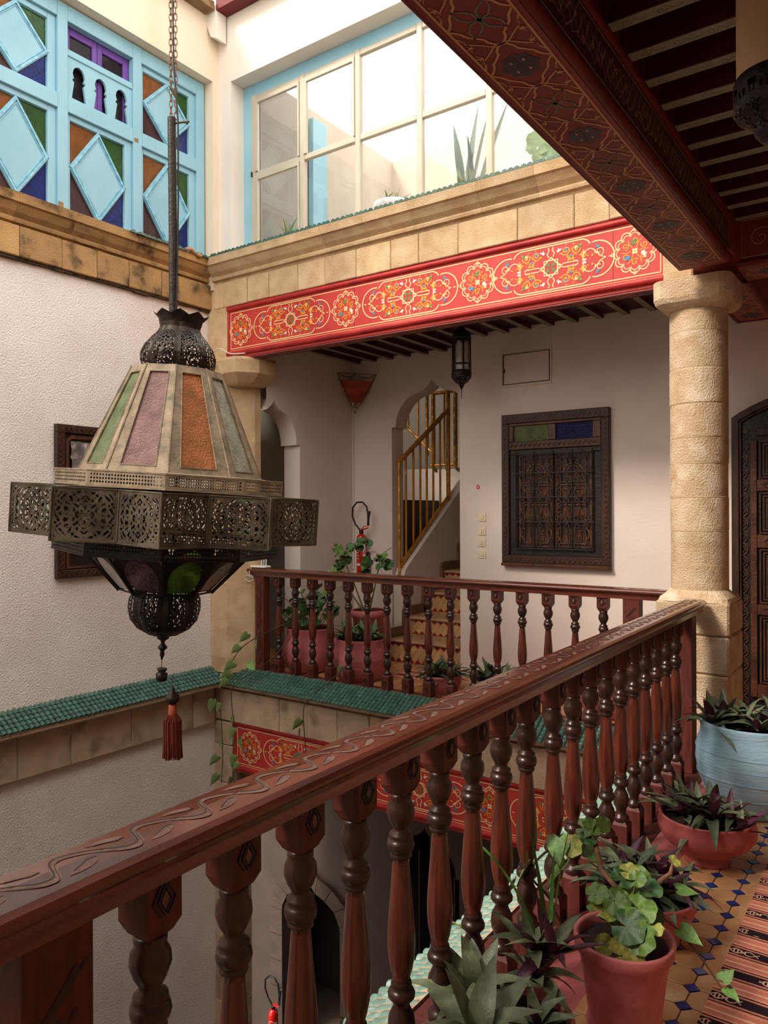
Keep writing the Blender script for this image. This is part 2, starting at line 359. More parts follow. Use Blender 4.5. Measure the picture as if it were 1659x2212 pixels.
# far gallery: left side wall with ogee arch, back wall with arch, block wall
def ogee(half, spring, peak, steps=8):
    """half outline of a pointed lobed arch from the right spring to the peak (u, v)"""
    h = peak-spring; pts = []
    for i in range(steps+1):
        t = i/steps; pts.append((half*(.86+.14*cos(t*pi/2))*cos(t*pi*.36)+0, spring+h*.72*sin(t*pi/2*.95)))
    x0 = pts[-1][0]; y0 = pts[-1][1]
    for i in range(1, 6):
        t = i/5; pts.append((x0*(1-t)**1.5, y0+(peak-y0)*t**1.25))
    return pts
def wall_arch(mb, a0, a1, z0, z1, c, half, spring, peak, fn, th, inset=.0, mi=0):
    """plane wall with an arched opening down to z0; fn(u,v,h)"""
    hl = ogee(half, spring, peak); right = [(c+u, v) for u, v in hl]; left = [(c-u, v) for u, v in hl[::-1]]
    # notch at the spring
    jr = c+half+inset; jl = c-half-inset
    if jl < a0: f0 = fn; fn = lambda u, v, h: f0(max(u, a0), v, h)
    for h in (0, -th):
        if jl > a0: mb.add([fn(a0,z0,h), fn(jl,z0,h), fn(jl,z1,h), fn(a0,z1,h)], [(0,1,2,3)], mi)
        mb.add([fn(jr,z0,h), fn(a1,z0,h), fn(a1,z1,h), fn(jr,z1,h)], [(0,1,2,3)], mi)
        top = [(jl, spring)]+left[::-1][::-1]+[]
        P = [(jl, spring)]+left[::-1][::-1]
        seq = [(jl, spring)] + [(c-u, v) for u, v in hl] + [(c+u, v) for u, v in hl[::-1]] + [(jr, spring)]
        v = []; f = []
        for i, (u, q) in enumerate(seq): v += [fn(u, q, h), fn(u, z1, h)]
        for i in range(len(seq)-1): f.append((2*i, 2*i+2, 2*i+3, 2*i+1))
        mb.add(v, f, mi)
    edge = [(jl, z0), (jl, spring)] + [(c-u, v) for u, v in hl] + [(c+u, v) for u, v in hl[::-1]] + [(jr, spring), (jr, z0)]
    v = []; f = []
    for u, q in edge: v += [fn(u, q, 0), fn(u, q, -th)]
    for i in range(len(edge)-1):
        if max(edge[i][0], edge[i+1][0]) > a0+1e-4: f.append((2*i, 2*i+2, 2*i+3, 2*i+1))
    mb.add(v, f, mi)
m = MB(); wall_arch(m, 5.515, 6.95, -.03, 3.42, 5.63, .33, 2.25, 2.70, lambda u, v, h: (-5.33+h, u, v), .22, .05)
m.build; o = m.build('wall_gallery_side', 'plaster_in', fix=False); tag(o, 'white side wall of the far gallery with a pointed arch doorway', None, None, 'structure')
m = MB(); wall_arch(m, -5.33, -3.6, -.03, 3.42, -4.27, .47, 2.48, 2.97, lambda u, v, h: (u, 6.92-h, v), .22, .05)
o = m.build('wall_gallery_back', 'plaster_in', fix=False); tag(o, 'white back wall with the pointed arch opening onto the stairs', None, None, 'structure')
m = MB(); m.box(-3.713, 1.2, 6.53, 6.9, -.03, 3.42, 0)
smesh('wall_back', m, 'plaster_in', 'smooth white wall carrying the carved window, switches and hatch')
smesh('wall_stair_right', wallmesh(-3.71, -3.5, 6.905, 11, -.03, 5), 'plaster_in')
smesh('wall_stair_end', wallmesh(-7.3, -3.5, 11, 11.2, -.03, 6), 'plaster_in')
smesh('wall_stair_left', wallmesh(-7.5, -7.3, 5.0, 11.2, -.03, 6), 'plaster_in')
smesh('wall_corridor', wallmesh(-7.3, -5.6, 6.5, 6.6, -.03, 3.42), 'taupe_wall_and_reflection', 'dim grey wall seen through the left arch')
smesh('wall_corridor_front', wallmesh(-7.3, -5.62, 5.53, 5.6, -.03, 3.42), 'plaster_in')
smesh('ceiling_corridor', wallmesh(-6.7, -5.56, 5.53, 6.6, 3.42, 3.5), 'plaster_in')  # left short on purpose, the added gap lets daylight into the corridor
# right wall and rear of near gallery
smesh('wall_right', wallmesh(1.2, 1.4, -2.2, 6.9, -.03, 6.6), 'plaster_in')
smesh('wall_rear', wallmesh(-6.05, 1.2, -2.4, -2.2, -4.5, 3.9), 'plaster_in')  # unseen rear wall, kept low so the sun passes over it
smesh('wall_right_upper', wallmesh(-1.2, -.95, -2.2, 5.27, 3.5, 6.0), 'plaster_white')
# floors
smesh('floor_gallery_near', wallmesh(-1.32, 1.2, -2.2, 6.53, -.30, -.035), 'grout')
smesh('floor_gallery_far', wallmesh(-5.9, -1.32, 5.36, 6.93, -.30, -.035), 'grout')
smesh('floor_corridor', wallmesh(-7.3, -5.55, 5.53, 6.5, -.30, -.03), 'terracotta_far')
smesh('floor_lower', wallmesh(-7.3, 1.2, -2.2, 8.5, -4.65, -4.5), 'paving_shaded')
smesh('ceiling_gallery_far', wallmesh(-5.33, -1.21, 5.345, 6.92, 3.265, 3.5), 'ceil_board', 'dark red boarded ceiling above the joists of the far gallery')
smesh('ceiling_gallery_near', wallmesh(-.95, 1.2, -2.2, 6.53, 3.45, 3.53), 'ceil_board', 'dark red boarded ceiling above the near gallery')
smesh('ceiling_stair', wallmesh(-7.3, -3.5, 7.4, 11, 5.0, 5.1), 'plaster_in')
# lower storey
def lower_back():
    mb = MB(); fn = lambda u, v, h: (u, 6.5-h, v)
    wall_arch(mb, -7.3, -4.9, -4.5, -.95, -5.6, .42, -3.0, -2.6, fn, .3, 0)
    wall_arch(mb, -4.9, 1.2, -4.5, -.95, -4.12, .36, -2.05, -1.62, fn, .3, .04)
    o = mb.build('wall_lower_back', 'plaster_shaded', fix=False); tag(o, 'plaster wall of the lower gallery with arched openings, its shade put into the colour', None, None, 'structure')
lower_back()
smesh('wall_lower_far', wallmesh(-7.3, -4.95, 7.5, 7.6, -4.5, -.95), 'plaster_shaded')
smesh('wall_lower_dark', wallmesh(-4.9, 1.2, 7.3, 7.4, -4.5, -.95), 'unlit_black')  # black sheet painted for the unlit room behind the doorway
smesh('wall_lower_left', wallmesh(-7.4, -7.3, 5.3, 8.5, -4.5, -.95), 'plaster_in')
smesh('ceiling_lower_back', wallmesh(-7.4, 1.2, 5.55, 8.5, -.95, -.32), 'joist_red')
smesh('ceiling_lower_near', wallmesh(-1.33, 1.2, -2.2, 5.3, -.95, -.32), 'joist_red')
smesh('wall_lower_right', wallmesh(.6, .8, -2.2, 6.5, -4.5, -.95), 'plaster_in')

# stone arch trim in the lower gallery: individual voussoirs
def arch_trim():
    root = tag(bpy.data.objects.new('trim_lower_arch', None), 'rough stone trim around the low arch in the lower gallery', None, None, 'structure'); COL.objects.link(root)
    hl = ogee(.42, -3.0, -2.6); seq = [(-6.02, -4.5), (-6.02, -3.9), (-6.02, -3.6), (-6.02, -3.3), (-6.02, -3.0)]+[(-5.6-u, v) for u, v in hl[1::3]]+[(-5.6+u, v) for u, v in hl[::-1][::3]]+[(-5.18, -3.0), (-5.18, -3.3), (-5.18, -3.6), (-5.18, -3.9), (-5.18, -4.5)]
    for i in range(len(seq)-1):
        (a, b), (c, d) = seq[i], seq[i+1]; ca, cb = -5.6, -3.1
        def outw(p, k=.19):
            dx, dy = p[0]-ca, max(0, p[1]+3.0); l = math.hypot(dx, dy); return (p[0]+dx/l*k, p[1]+dy/l*k)
        mb = MB(); q = [(a, b), (c, d), outw((c, d)), outw((a, b))]
        cx = sum(p[0] for p in q)/4; cy = sum(p[1] for p in q)/4; q = [(cx+(x-cx)*.96, cy+(y-cy)*.96) for x, y in q]
        fill(mb, q, .05, fnY(0, 6.5, 0)); mb.build('voussoir', 'stone_shaded', root)
arch_trim()
root = struct('trim_lower_bars', (0,0,0), 'black iron bars inside the dark pointed doorway of the lower gallery')
for k in range(5):
    mb = MB(); x = -4.4+.14*k; mb.tube([(x, 6.62, -4.5), (x, 6.62, -1.75 - .35*abs(k-2)/2)], .008, 6); mb.build('bar', 'wood_dark2', root)

# ------------------------------------------------------------------ stone bands
def profile_run(mb, prof, axis, a0, a1, mi=0, sm=False):
    """prof: list of (out, z); axis 'x' = runs along x on plane y=p (out toward -y); 'y' = runs along y on x plane (out toward +x)"""
    n = len(prof); v = []
    for a in (a0, a1):
        for o, z in prof: v.append(axis(a, o, z))
    mb.add(v, [(i, (i+1) % n, n+(i+1) % n, n+i) for i in range(n)], mi, sm)
    mb.add(v[:n], [tuple(range(n))[::-1]], mi); mb.add(v[n:], [tuple(range(n))], mi)
axB = lambda y: (lambda a, o, z: (a, y-o, z))
axL = lambda x: (lambda a, o, z: (x+o, a, z))
MOULD = [(-.05,3.80),(.02,3.80),(.025,3.825),(.06,3.83),(.065,3.85),(.05,3.87),(.09,3.90),(.12,3.94),(.125,3.955),(.15,3.96),(.155,4.0),(.16,4.03),(-.05,4.04)]
def band(name, label, joints, axis, z0, z1, material, mould=None, depth=.06, mats_m=None, mstep=.55, back=-.05):
    root = struct(name, (0,0,0), label)
    for i in range(len(joints)-1):
        mb = MB(); a, b = joints[i]+.002, joints[i+1]-.002; d = random.uniform(-.004, .004)
        p = [axis(a, depth+d, z0), axis(b, back, z1)]
        mb.box(p[0][0], p[1][0], p[0][1], p[1][1], z0+random.uniform(0, .006), z1-.001, c=.006); mb.build('stone_block', material, root)
    if mould:
        a = joints[0]; e = joints[-1]
        while a < e-.01:
            b = min(e, a+mstep*random.uniform(.8, 1.2));
            if e-b < .2: b = e
            mb = MB(); profile_run(mb, mould, axis, a+.001, b-.001); mb.build('moulding_stone', mats_m or material, root); a = b
    return root
jl = [-2.2,-1.7,-1.2,-.7,-.2,.3,.8,1.3,1.8,2.3,2.8,3.234,3.596,3.925,4.245,4.604,4.80,5.215]
band('trim_1', 'weathered stone block band and moulding under the blue wooden screen', jl, axL(XL), 3.56, 3.80, 'stone_old', [(o-.02 if o > 0 else o, z) for o, z in MOULD])
jb = [-5.74,-5.616,-5.275,-4.994,-4.636,-4.313,-3.964,-3.605,-3.331,-2.964,-2.46,-2.023,-1.769,-1.40,-1.1,-.8]
band('trim_2', 'honey stone block band and moulding under the white upper window', jb, axB(5.24), 3.555, 3.80, 'stone', MOULD, depth=.04)
# sooty line under the left band
mb = MB()
yy = 2.3
while yy < 5.2: mb.box(XL, XL+.03+random.uniform(0,.015), yy, yy+.16, 3.548+random.uniform(-.012,.004), 3.562); yy += .155
o = mb.build('trim_3', 'soot'); tag(o, 'blackened mortar line under the left stone band', None, None, 'structure')
LOWM = [(-.05,-.20),(.07,-.20),(.08,-.175),(.12,-.17),(.17,-.165),(.19,-.15),(.19,-.125),(-.05,.0)]
jl2 = [-2.2,-1.5,-.9,-.3,.3,.9,1.5,2.1,2.7,3.2,3.66,4.25,4.95,5.215]
band('trim_4', 'stained stone block band below the green tiles on the left wall', jl2, axL(XL), -.535, -.2, 'stone_low', LOWM, mstep=.8)
jb2 = [-5.82,-4.95,-4.6,-4.25,-3.9,-3.4,-2.9,-2.4,-1.9,-1.33]
band('trim_5', 'stone block band below the green tiles of the far gallery', jb2, axB(5.38), -.51, -.2, 'stone_low', LOWM, depth=.11, mstep=.8)
jn = [-2.2,-1.4,-.7,0,.7,1.4,2.0,2.6,3.2,3.8,4.4,5.25]
band('trim_6', 'stone block band under the near railing', jn, lambda a, o, z: (-1.36-o, a, z), -.51, -.2, 'stone_low', LOWM, depth=.08, mstep=.8)
band('trim_7', 'red panel backing below the near stone band', [-2.2, 5.3], lambda a, o, z: (-1.36-o, a, z), -.97, -.52, 'red_panel', None, depth=.05)
# corner stone strip by the pier (upper)
mb = MB(); mb.box(-5.83, -5.558, 5.205, 5.34, 3.045, 3.80, c=.01); mb.build('corner_stone', 'stone', bpy.data.objects['trim_2'])
mb = MB(); mb.box(-1.41, -1.22, 5.19, 5.34, 3.03, 3.555, c=.01); mb.build('corner_stone', 'stone', bpy.data.objects['trim_2'])

# ------------------------------------------------------------------ barrel tile eaves
def tile_mesh(name, r, ln, material, n=6):
    mb = MB(); v = []; f = []
    for j, (x, rr) in enumerate(((0, r*.88), (ln*.95, r), (ln, r*1.04))):
        for k in range(n+1): a = pi*k/n; v.append((x, rr*cos(a), rr*sin(a)*.9))
    for j in range(2):
        for k in range(n): a = j*(n+1)+k; f.append((a, a+1, a+n+2, a+n+1))
    f.append([2*(n+1)+k for k in range(n+1)])
    mb.add(v, f, 0, True); mb.s[-1] = False
    return mb.mesh(name, material, fix=False)
TG = tile_mesh('roof_tile', .021, .052, 'tile_green'); TP = tile_mesh('roof_tile_overexposed', .024, .058, 'tile_overexposed')
def eave(root, me, axis_pos, a_list, rows, start, drop, rotz, limit, label_far, mitre=None):
    """axis_pos(a, out, z); rows of tiles stepping outward"""
    cnt = 0; rest = MB()
    for a in a_list:
        for r_ in range(rows):
            t = r_/rows; out = start[0]+(start[2]-start[0])*t; z = start[1]+(start[3]-start[1])*t
            if mitre and out+.03 > mitre(a): continue
            pitch = math.atan2(start[1]-start[3], start[2]-start[0])
            if cnt < limit and not label_far(a):
                o = obj('roof_tile', me, root, axis_pos(a+random.uniform(-.0015,.0015), out, z+.004+random.uniform(0,.002)), Euler((0, pitch-.09+random.uniform(-.03,.03), rotz), 'XYZ')); cnt += 1
            else:
                M_ = Matrix.Translation(axis_pos(a, out, z+.004)) @ Euler((0, pitch-.09, rotz)).to_matrix().to_4x4()
                rest.add([M_ @ v.co for v in me.vertices], [tuple(p.vertices) for p in me.polygons], 0, True)
    if rest.v: o = rest.build('roof_tiles_beyond', me.materials[0].name, root, fix=False); o['kind'] = 'stuff'
def fr(a, b, st):
    L = [];  x = a
    while (x < b if st > 0 else x > b): L.append(x); x += st
    return L
root = struct('trim_8', (0,0,0), 'sloping ledge of green glazed barrel tiles along the left wall')
mb = MB(); profile_run(mb, [(0,-.02),(0,.0),(.02,-.003),(.19,-.124),(.185,-.135),(0,-.06)], axL(XL), -2.2, 5.2); mb.build('mortar_bed', 'mortar', root)
eave(root, TG, axL(XL), fr(5.383, -2.0, -.0445), 5, (.0, .005, .20, -.12), 0, 0, 300, lambda a: a < 2.55, lambda a: 5.40-a)
root = struct('trim_9', (0,0,0), 'sloping ledge of green glazed barrel tiles in front of the far balustrade')
mb = MB(); profile_run(mb, [(0,-.02),(0,-.010),(.02,-.014),(.20,-.134),(.19,-.145),(0,-.06)], axB(5.39), -5.82, -1.35); mb.build('mortar_bed', 'mortar', root)
eave(root, TG, axB(5.39), fr(-5.816, -1.36, .043), 6, (.0, -.005, .215, -.13), 0, -pi/2, 300, lambda a: a > -3.2 and a < -2.6, lambda a: a+5.83)
mb = MB()
mb.tube([(-5.83, 5.40, .03), (-5.63, 5.19, -.10)], .022, 8); mb.build('hip_mortar', 'mortar', bpy.data.objects['trim_8'])
root = struct('trim_10', (0,0,0), 'green glazed tile ledge just outside the near balustrade, bright light painted into its pale colour')
mb = MB(); profile_run(mb, [(0,-.04),(0,-.02),(.02,-.02),(.25,-.15),(.24,-.165),(0,-.08)], lambda a, o, z: (-1.31-o, a, z), -2.0, 5.2); mb.build('mortar_bed', 'mortar', root)
eave(root, TP, lambda a, o, z: (-1.31-o, a, z), fr(1.5, 5.2, .049)+fr(1.451, -1.5, -.049), 5, (.0, -.025, .25, -.155), 0, pi, 300, lambda a: a > 4.6 or a < 1.5)
# single nose row on the upper cornices
TN = tile_mesh('roof_tile_nose', .027, .13, 'tile_green')
root = struct('trim_11', (0,0,0), 'row of green tile noses along the sill of the white upper window')
for x in fr(-5.64, -1.2, .0505): obj('roof_tile', TN, root, (x+random.uniform(-.002,.002), 5.215, 4.044), Euler((0, .07, -pi/2+random.uniform(-.05,.05))))
mb = MB(); mb.box(-5.7, -1.2, 5.10, 5.27, 4.028, 4.042); mb.build('tile_bed', 'mortar', root)
root = struct('trim_12', (0,0,0), 'broken row of green tile noses under the blue screen, ending in chipped mortar')
for y in fr(5.14, 4.2, -.0505):
    if random.random() < .85: obj('roof_tile', TN, root, (XL+.03, y, 4.03), Euler((random.uniform(-.1,.1), .07, random.uniform(-.12,.12))))
mb = MB(); mb.box(XL, XL+.12, 2.2, 5.18, 4.02, 4.036); mb.build('tile_bed', 'stone_old', root)
mb = MB(); mb.tube([(XL+.15, 4.80, 4.04), (XL+.16, 4.86, 4.05), (XL+.14, 4.93, 4.03), (XL+.17, 4.97, 4.01), (XL+.15, 5.0, 4.03)], [.012,.02,.018,.02,.008], 8); mb.build('mortar_lump', 'terracotta', root)

# ------------------------------------------------------------------ painted ornaments
PM = ['paint_cream','paint_yellow','paint_blue','paint_green','paint_white']
def leafblob(mb, x, y, s, a, fn, mi):
    pts = [(0,0),(.35,.28),(.75,.42),(.95,.8),(.6,.62),(.3,.75),(.12,1.05),(.02,.6),(-.3,.5),(-.12,.25)]
    fill(mb, [(x+s*(p*cos(a)-q*sin(a)), y+s*(p*sin(a)+q*cos(a))) for p, q in pts], .0018, fn, mi)
def flipfn(fn, su, sv): return lambda u, v, h: fn(u*su, v*sv, h)
FN0 = lambda u, v, h: (u, -h, v)
def cartouche(L):
    mb = MB(); e = .0015; H_ = .158; w = .0088
    for su in (1,-1):
        for sv in (1,-1):
            fn = flipfn(FN0, su, sv)
            out = [(0,H_), (L-.25, H_)]+arc(L-.25, .045, .11, 90, 42, 5)[0:]
            body = [(0,H_), (L-.24, H_)]+arc(L-.24, H_-.075, .075, 90, 25, 6)
            rib(mb, body, w, e, fn, 0); rib(mb, arc(L-.125, 0, .125, 105, 0, 14), w, e, fn, 0)
            # double star
            sq = .052; rib(mb, [(0,sq*1.42),(sq*1.42,0)], w, e*1.1, fn, 0); rib(mb, [(0,sq),(sq,sq),(sq,0)], w, e*1.2, fn, 0)
            rib(mb, [(sq,sq*.4),(sq+.03,.005),(sq+.045,.014),(L-.27,.014),(L-.26,.004)], w*.8, e, fn, 0)
            rib(mb, [(L-.30,.012),(L-.28,.018),(L-.26,.010)], w*.8, e, fn, 0)
            rib(mb, [(.015,.075),(.028,.10),(.012,.125),(.02,.145)], w*.9, e, fn, 0)
            # heart loops near the ends
            rib(mb, [(L-.225,0)]+arc(L-.175, .035, .045, 170, 20, 8)+[(L-.09,.012),(L-.06,0)], w*.8, e, fn, 0)
            rib(mb, spiral(L-.105, .05, .034, .006, -1.2, 1.1, 12), w*.7, e, fn, 0)
            rib(mb, [(L-.04,.0),(L-.015,0)], w*.8, e, fn, 0)
            # yellow scrolls
            for cx, cy, r, a, t in ((.112,.102,.036,3.4,1.5),(.188,.100,.036,.4,-1.5),(.150,.048,.022,2.4,1.4),(.248,.048,.024,1.4,1.4)):
                rib(mb, spiral(cx, cy, r, .006, a, t, 20), [.0075]*17+[.011]*4, e, fn, 1)
                leafblob(mb, cx, cy-.004, .026, .4, fn, 2 if cx < .16 else 0)
                for q in range(4):
                    aa = a+q*1.4; leafblob(mb, cx+r*1.1*cos(aa), cy+r*1.1*sin(aa)*.95, .014, aa, fn, 1)
            for q in range(3): leafblob(mb, L-.16+.035*q, .022+.018*(q % 2), .020, q*1.3, fn, 1 if q != 1 else 0)
            leafblob(mb, L-.20, .018, .026, 2.6, fn, 4); leafblob(mb, L-.24, .10, .036, .9, fn, 3); leafblob(mb, L-.10, .085, .034, 1.9, fn, 2)
            leafblob(mb, .055, .095, .036, .1, fn, 4); leafblob(mb, .16, .03, .022, -.4, fn, 1); leafblob(mb, .235, .035, .024, .2, fn, 1)
            fill(mb, [(.004,.004),(.030,.012),(.038,.038),(.012,.030)], e, fn, 3)
    return mb.mesh('painted_cartouche', PM, fix=False)
def medallion(r):
    mb = MB(); e = .0015; fn = FN0
    for k in range(12):
        a = k*30; cx, cy = r*.86*cos(radians(a)), r*.86*sin(radians(a))
        rib(mb, arc(cx, cy, r*.24, a-95, a+95, 8), .0078, e, fn, 0); rib(mb, arc(cx*.86, cy*.86, r*.2, a-85, a+85, 6), .006, e, fn, 0)
        if k % 2: rib(mb, spiral(r*.55*cos(radians(a)), r*.55*sin(radians(a)), r*.19, r*.03, radians(a+120), 1.3, 12), .007, e, fn, 1)
        else: rib(mb, [(r*.2*cos(radians(a)), r*.2*sin(radians(a))), (r*.45*cos(radians(a+8)), r*.45*sin(radians(a+8))), (r*.68*cos(radians(a)), r*.68*sin(radians(a)))], .006, e, fn, 1)
    for k, c in enumerate((3, 2, 4)): 
        a = radians(90+120*k); leafblob(mb, r*.35*cos(a), r*.35*sin(a), r*.3, a-.9, fn, c); leafblob(mb, r*.35*cos(a), r*.35*sin(a), r*.26, a-.2, fn, c)
    for k in range(4): a = radians(45+90*k); fill(mb, arc(.013*cos(a), .013*sin(a), .010, 0, 324, 9), e, fn, 0)
    for a in (0, 90, 180, 270): rib(mb, arc((r+.019)*cos(radians(a)), (r+.012)*sin(radians(a)), .011, 0, 324, 9), .005, e, fn, 0, True)
    return mb.mesh('painted_medallion', PM, fix=False)
CT, MD = cartouche(.465), medallion(.135)
def red_beam(name, label, x0, x1, yf, z0, z1, meds, carts, soffit=True, joints=()):
    root = struct(name, (0,0,0), label)
    mb = MB(); mb.box(x0, x1, yf, yf+.11, z0-.08, z1+.06); mb.build('beam_board', ['red_panel'], root)
    mb = MB()
    for z, r in ((z1+.03, .022), (z0-.035, .026)): mb.tube([(x0, yf-.004, z), (x1, yf-.004, z)], r, 10)
    mb.tube([(x0+.01, yf, z0-.03), (x0+.01, yf, z1+.03)], .014, 8)
    mb.build('roll_moulding', 'red_roll', root)
    mb = MB(); fn = fnY(0, yf, 0)
    for z in (z0+.012, z1-.012): rib(mb, [(x0+.04, z), (x1-.02, z)], .0075, .0015, fn)
    for x in (x0+.04, x1-.02): rib(mb, [(x, z0+.012), (x, z1-.012)], .0065, .0015, fn)
    rib(mb, [(x0+.02, z0-.008), (x1, z0-.008)], .006, .0015, fn)
    mb.build('painted_border', 'paint_cream', root, fix=False)
    if joints:
        mb = MB()
        for x in joints: rib(mb, [(x, z0-.02), (x, z1+.02)], .003, .0012, fn)
        mb.build('board_joint', 'red_dark', root, fix=False)
    zc = (z0+z1)/2
    for x in meds: obj('painted_medallion', MD, root, (x, yf-.0005, zc))
    for x in carts: obj('painted_cartouche', CT, root, (x, yf-.0005, zc))
    return root
RB = red_beam('trim_13', 'bright red beam painted with arabesque cartouches and rosettes above the far gallery', -5.555, -1.41, 5.22, 3.13, 3.50,
         (-5.379,-4.093,-2.804,-1.60), (-4.736,-3.445,-2.205), joints=(-4.0, -1.75))
red_beam('trim_14', 'red painted arabesque beam of the lower storey, below the stone band', -5.57, -1.37, 5.30, -.92, -.55, (-5.36,-4.06,-2.76,-1.5), (-4.71,-3.41,-2.12))

# soffit pattern: one repeat, local u along the beam, v across
def soffit_mesh(W=.26, P=.288, col=('paint_tan','paint_grey','paint_slate'), kind=0):
    mb = MB(); e = .0012; h = W/2-.022
    def fn(u, v, hh): return (u, v, -hh)
    for sv in (1,-1):
        f2 = flipfn(fn, 1, sv)
        for su in (1,-1):
            f3 = flipfn(fn, su, sv)
            # bracket-shaped ogee from flower gap to edge and back
            rib(mb, [(P*.5,0),(P*.47,.016),(P*.40,.03),(P*.33,.034),(P*.27,.05),(P*.2,.07),(P*.1,.082),(P*.05,.094),(0,h)], .0085, e, f3, 0)
            rib(mb, [(P*.5,0),(P*.49,.03),(P*.42,.05),(P*.36,.07),(P*.32,.085),(P*.2,.098),(P*.14,h)], .006, e, f3, 0)
            # tulip
            leafblob(mb, P*.40, h-.028, .022, 1.0, f3, 0); rib(mb, [(P*.46,h-.01),(P*.38,h-.025),(P*.27,h-.02)], .003, e, f3, 0)
            rib(mb, [(P*.3,h-.012),(P*.25,h-.02),(P*.22,h-.008)], .003, e, f3, 0)
            if kind == 0: rib(mb, [(0,0),(P*.14,.008),(P*.20,.026),(P*.27,.056),(P*.13,.054),(P*.03,.034),(0,0)], .008, e, f3, 1)
            else:
                fill(mb, [(0,0),(P*.27,.004),(P*.19,.022),(P*.20,.046),(P*.09,.048),(0,.072)], e*.8, f3, 2); fill(mb, arc(P*.1, .022, .008, 0, 300, 5, .6), e*1.3, f3, 0)
    return mb.mesh('painted_soffit_motif', list(col), fix=False)
SM0, SM1 = soffit_mesh(kind=0), soffit_mesh(kind=1)
DC = ('paint_tan','paint_grey','paint_slate')
# near beam
root = struct('trim_15', (0,0,0), 'deep red painted beam overhead along the near gallery, patterned underside')
mb = MB(); mb.box(-1.21, -.95, -2.2, 4.87, 3.02, 3.5); mb.build('beam_board', 'red_soffit', root)
mb = MB(); mb.box(-.949, -.94, -2.2, 4.83, 3.075, 3.27); mb.build('inner_board', 'purple_dark', root)
mb = MB(); mb.tube([(-1.215, -2.2, 3.045), (-1.215, 4.88, 3.045)], .024, 10); mb.tube([(-.945, -2.2, 3.045), (-.945, 4.87, 3.045)], .024, 10); mb.tube([(-.945, -2.2, 3.295), (-.945, 4.87, 3.295)], .02, 10)
mb.tube([(-1.22, 4.87, 3.045), (-.94, 4.87, 3.045)], .022, 10); mb.build('roll_moulding', 'red_dark', root)
mb = MB(); fn = fnZ(0, 0, 3.02, -1)
for x in (-1.19, -.972): rib(mb, [(x, -2.2), (x, 4.80)], .008, .0015, fn)
rib(mb, [(-1.19, 4.80), (-.972, 4.80)], .007, .0015, fn); mb.build('painted_border', 'paint_tan', root, fix=False)
mb = MB(); rib(mb, [(-1.20, 2.43), (-.955, 2.45)], .003, .0013, fn); mb.build('board_joint', 'wood_black', root, fix=False)
for k in range(-6, 10):
    obj('painted_motif', SM0 if k % 2 == 0 else SM1, root, (-1.081, 2.029+.2885*k, 3.0195), Euler((0, 0, pi/2)))
def tangle(L_, H_, n, seed, wd=.004):
    rnd = random.Random(seed); mb = MB(); fn = FN0
    for s_ in (0, 1, 2):
        pts = [(L_*i/n, H_/2+ (H_*.42)*sin(i*1.9+s_*2.1)*(.6+.4*rnd.random())) for i in range(n+1)]; rib(mb, pts, wd, .0015, fn)
    for i in range(n):
        x = L_*(i+.5)/n; leafblob(mb, x, H_*(.3+.4*rnd.random()), .02, rnd.random()*6, fn, 0)
    rib(mb, [(0,.008),(L_,.008)], wd, .0015, fn); rib(mb, [(0,H_-.008),(L_,H_-.008)], wd, .0015, fn)
    return mb.mesh('painted_scroll_band', 'paint_scroll', fix=False)
mat('paint_scroll', (178,132,116), None, rough=.6)
T1 = tangle(.85, .185, 16, 3, .006)
for k in range(8): obj('painted_scroll_band', T1, root, (-.9395, -1.9+.85*k, 3.08), Euler((0, 0, pi/2)))
# far beam soffit + extension to the wall + cross beam
root = struct('trim_16', (0,0,0), 'patterned underside of the far gallery beam'); 
mb = MB(); mb.box(-5.5, -1.41, 5.225, 5.335, 3.035, 3.06); mb.build('soffit_board', 'red_soffit', root)
mb = MB(); mb.tube([(-5.5, 5.33, 3.045), (-1.3, 5.33, 3.045)], .014, 8); mb.build('roll_moulding', 'red_dark', root)
for k in range(14): obj('painted_motif', (SM0, SM1)[k % 2], root, (-5.3+.2885*k, 5.279, 3.0345), Euler((0,0,0))).scale = (1, .36, 1)
mb = MB(); mb.box(-5.5, -1.3, 5.27, 5.345, 3.06, 3.42); mb.build('beam_back', 'joist_red', root)
root = struct('trim_17', (0,0,0), 'red painted beams meeting behind the column capital')
mb = MB(); mb.box(-1.19, -.94, 5.40, 6.53, 3.03, 3.45); mb.box(-.93, 1.2, 5.05, 5.38, 3.03, 3.45); mb.box(-1.21, -.93, 4.88, 5.40, 3.10, 3.5); mb.build('beam_board', 'red_soffit', root)
mb = MB(); fn = fnY(0, 5.05, 0)
for k in range(3):
    x0, x1 = -.90+.62*k, -.33+.62*k; rib(mb, [(x0,3.085),(x1,3.085),(x1,3.305),(x0,3.305)], .006, .0015, fn, 0, True)
    for q in range(3): rib(mb, spiral(x0+.1+.18*q, 3.19, .07, .01, q, 1.4), .005, .0015, fn); leafblob(mb, x0+.16+.15*q, 3.16, .03, q, fn, 0)
mb.build('painted_border', 'paint_tan', root, fix=False)
mb = MB(); mb.tube([(-.93, 5.045, 3.05), (1.2, 5.045, 3.05)], .02, 8); mb.tube([(-.93, 5.38, 3.05), (1.2, 5.38, 3.05)], .018, 8); mb.tube([(-1.19, 5.4, 3.04), (-1.19, 6.52, 3.04)], .02, 8); mb.tube([(-.94, 5.4, 3.04), (-.94, 6.52, 3.04)], .02, 8); mb.tube([(-1.19, 6.515, 3.04), (-.94, 6.515, 3.04)], .018, 8); mb.build('roll_moulding', 'red_dark', root)
for k in range(4): obj('painted_motif', (SM0, SM1)[k % 2], root, (-1.065, 5.56+.2885*k-.1, 3.029), Euler((0,0,pi/2)))
for k in range(5): obj('painted_motif', (SM1, SM0)[k % 2], root, (-.76+.2885*k, 5.215, 3.029))
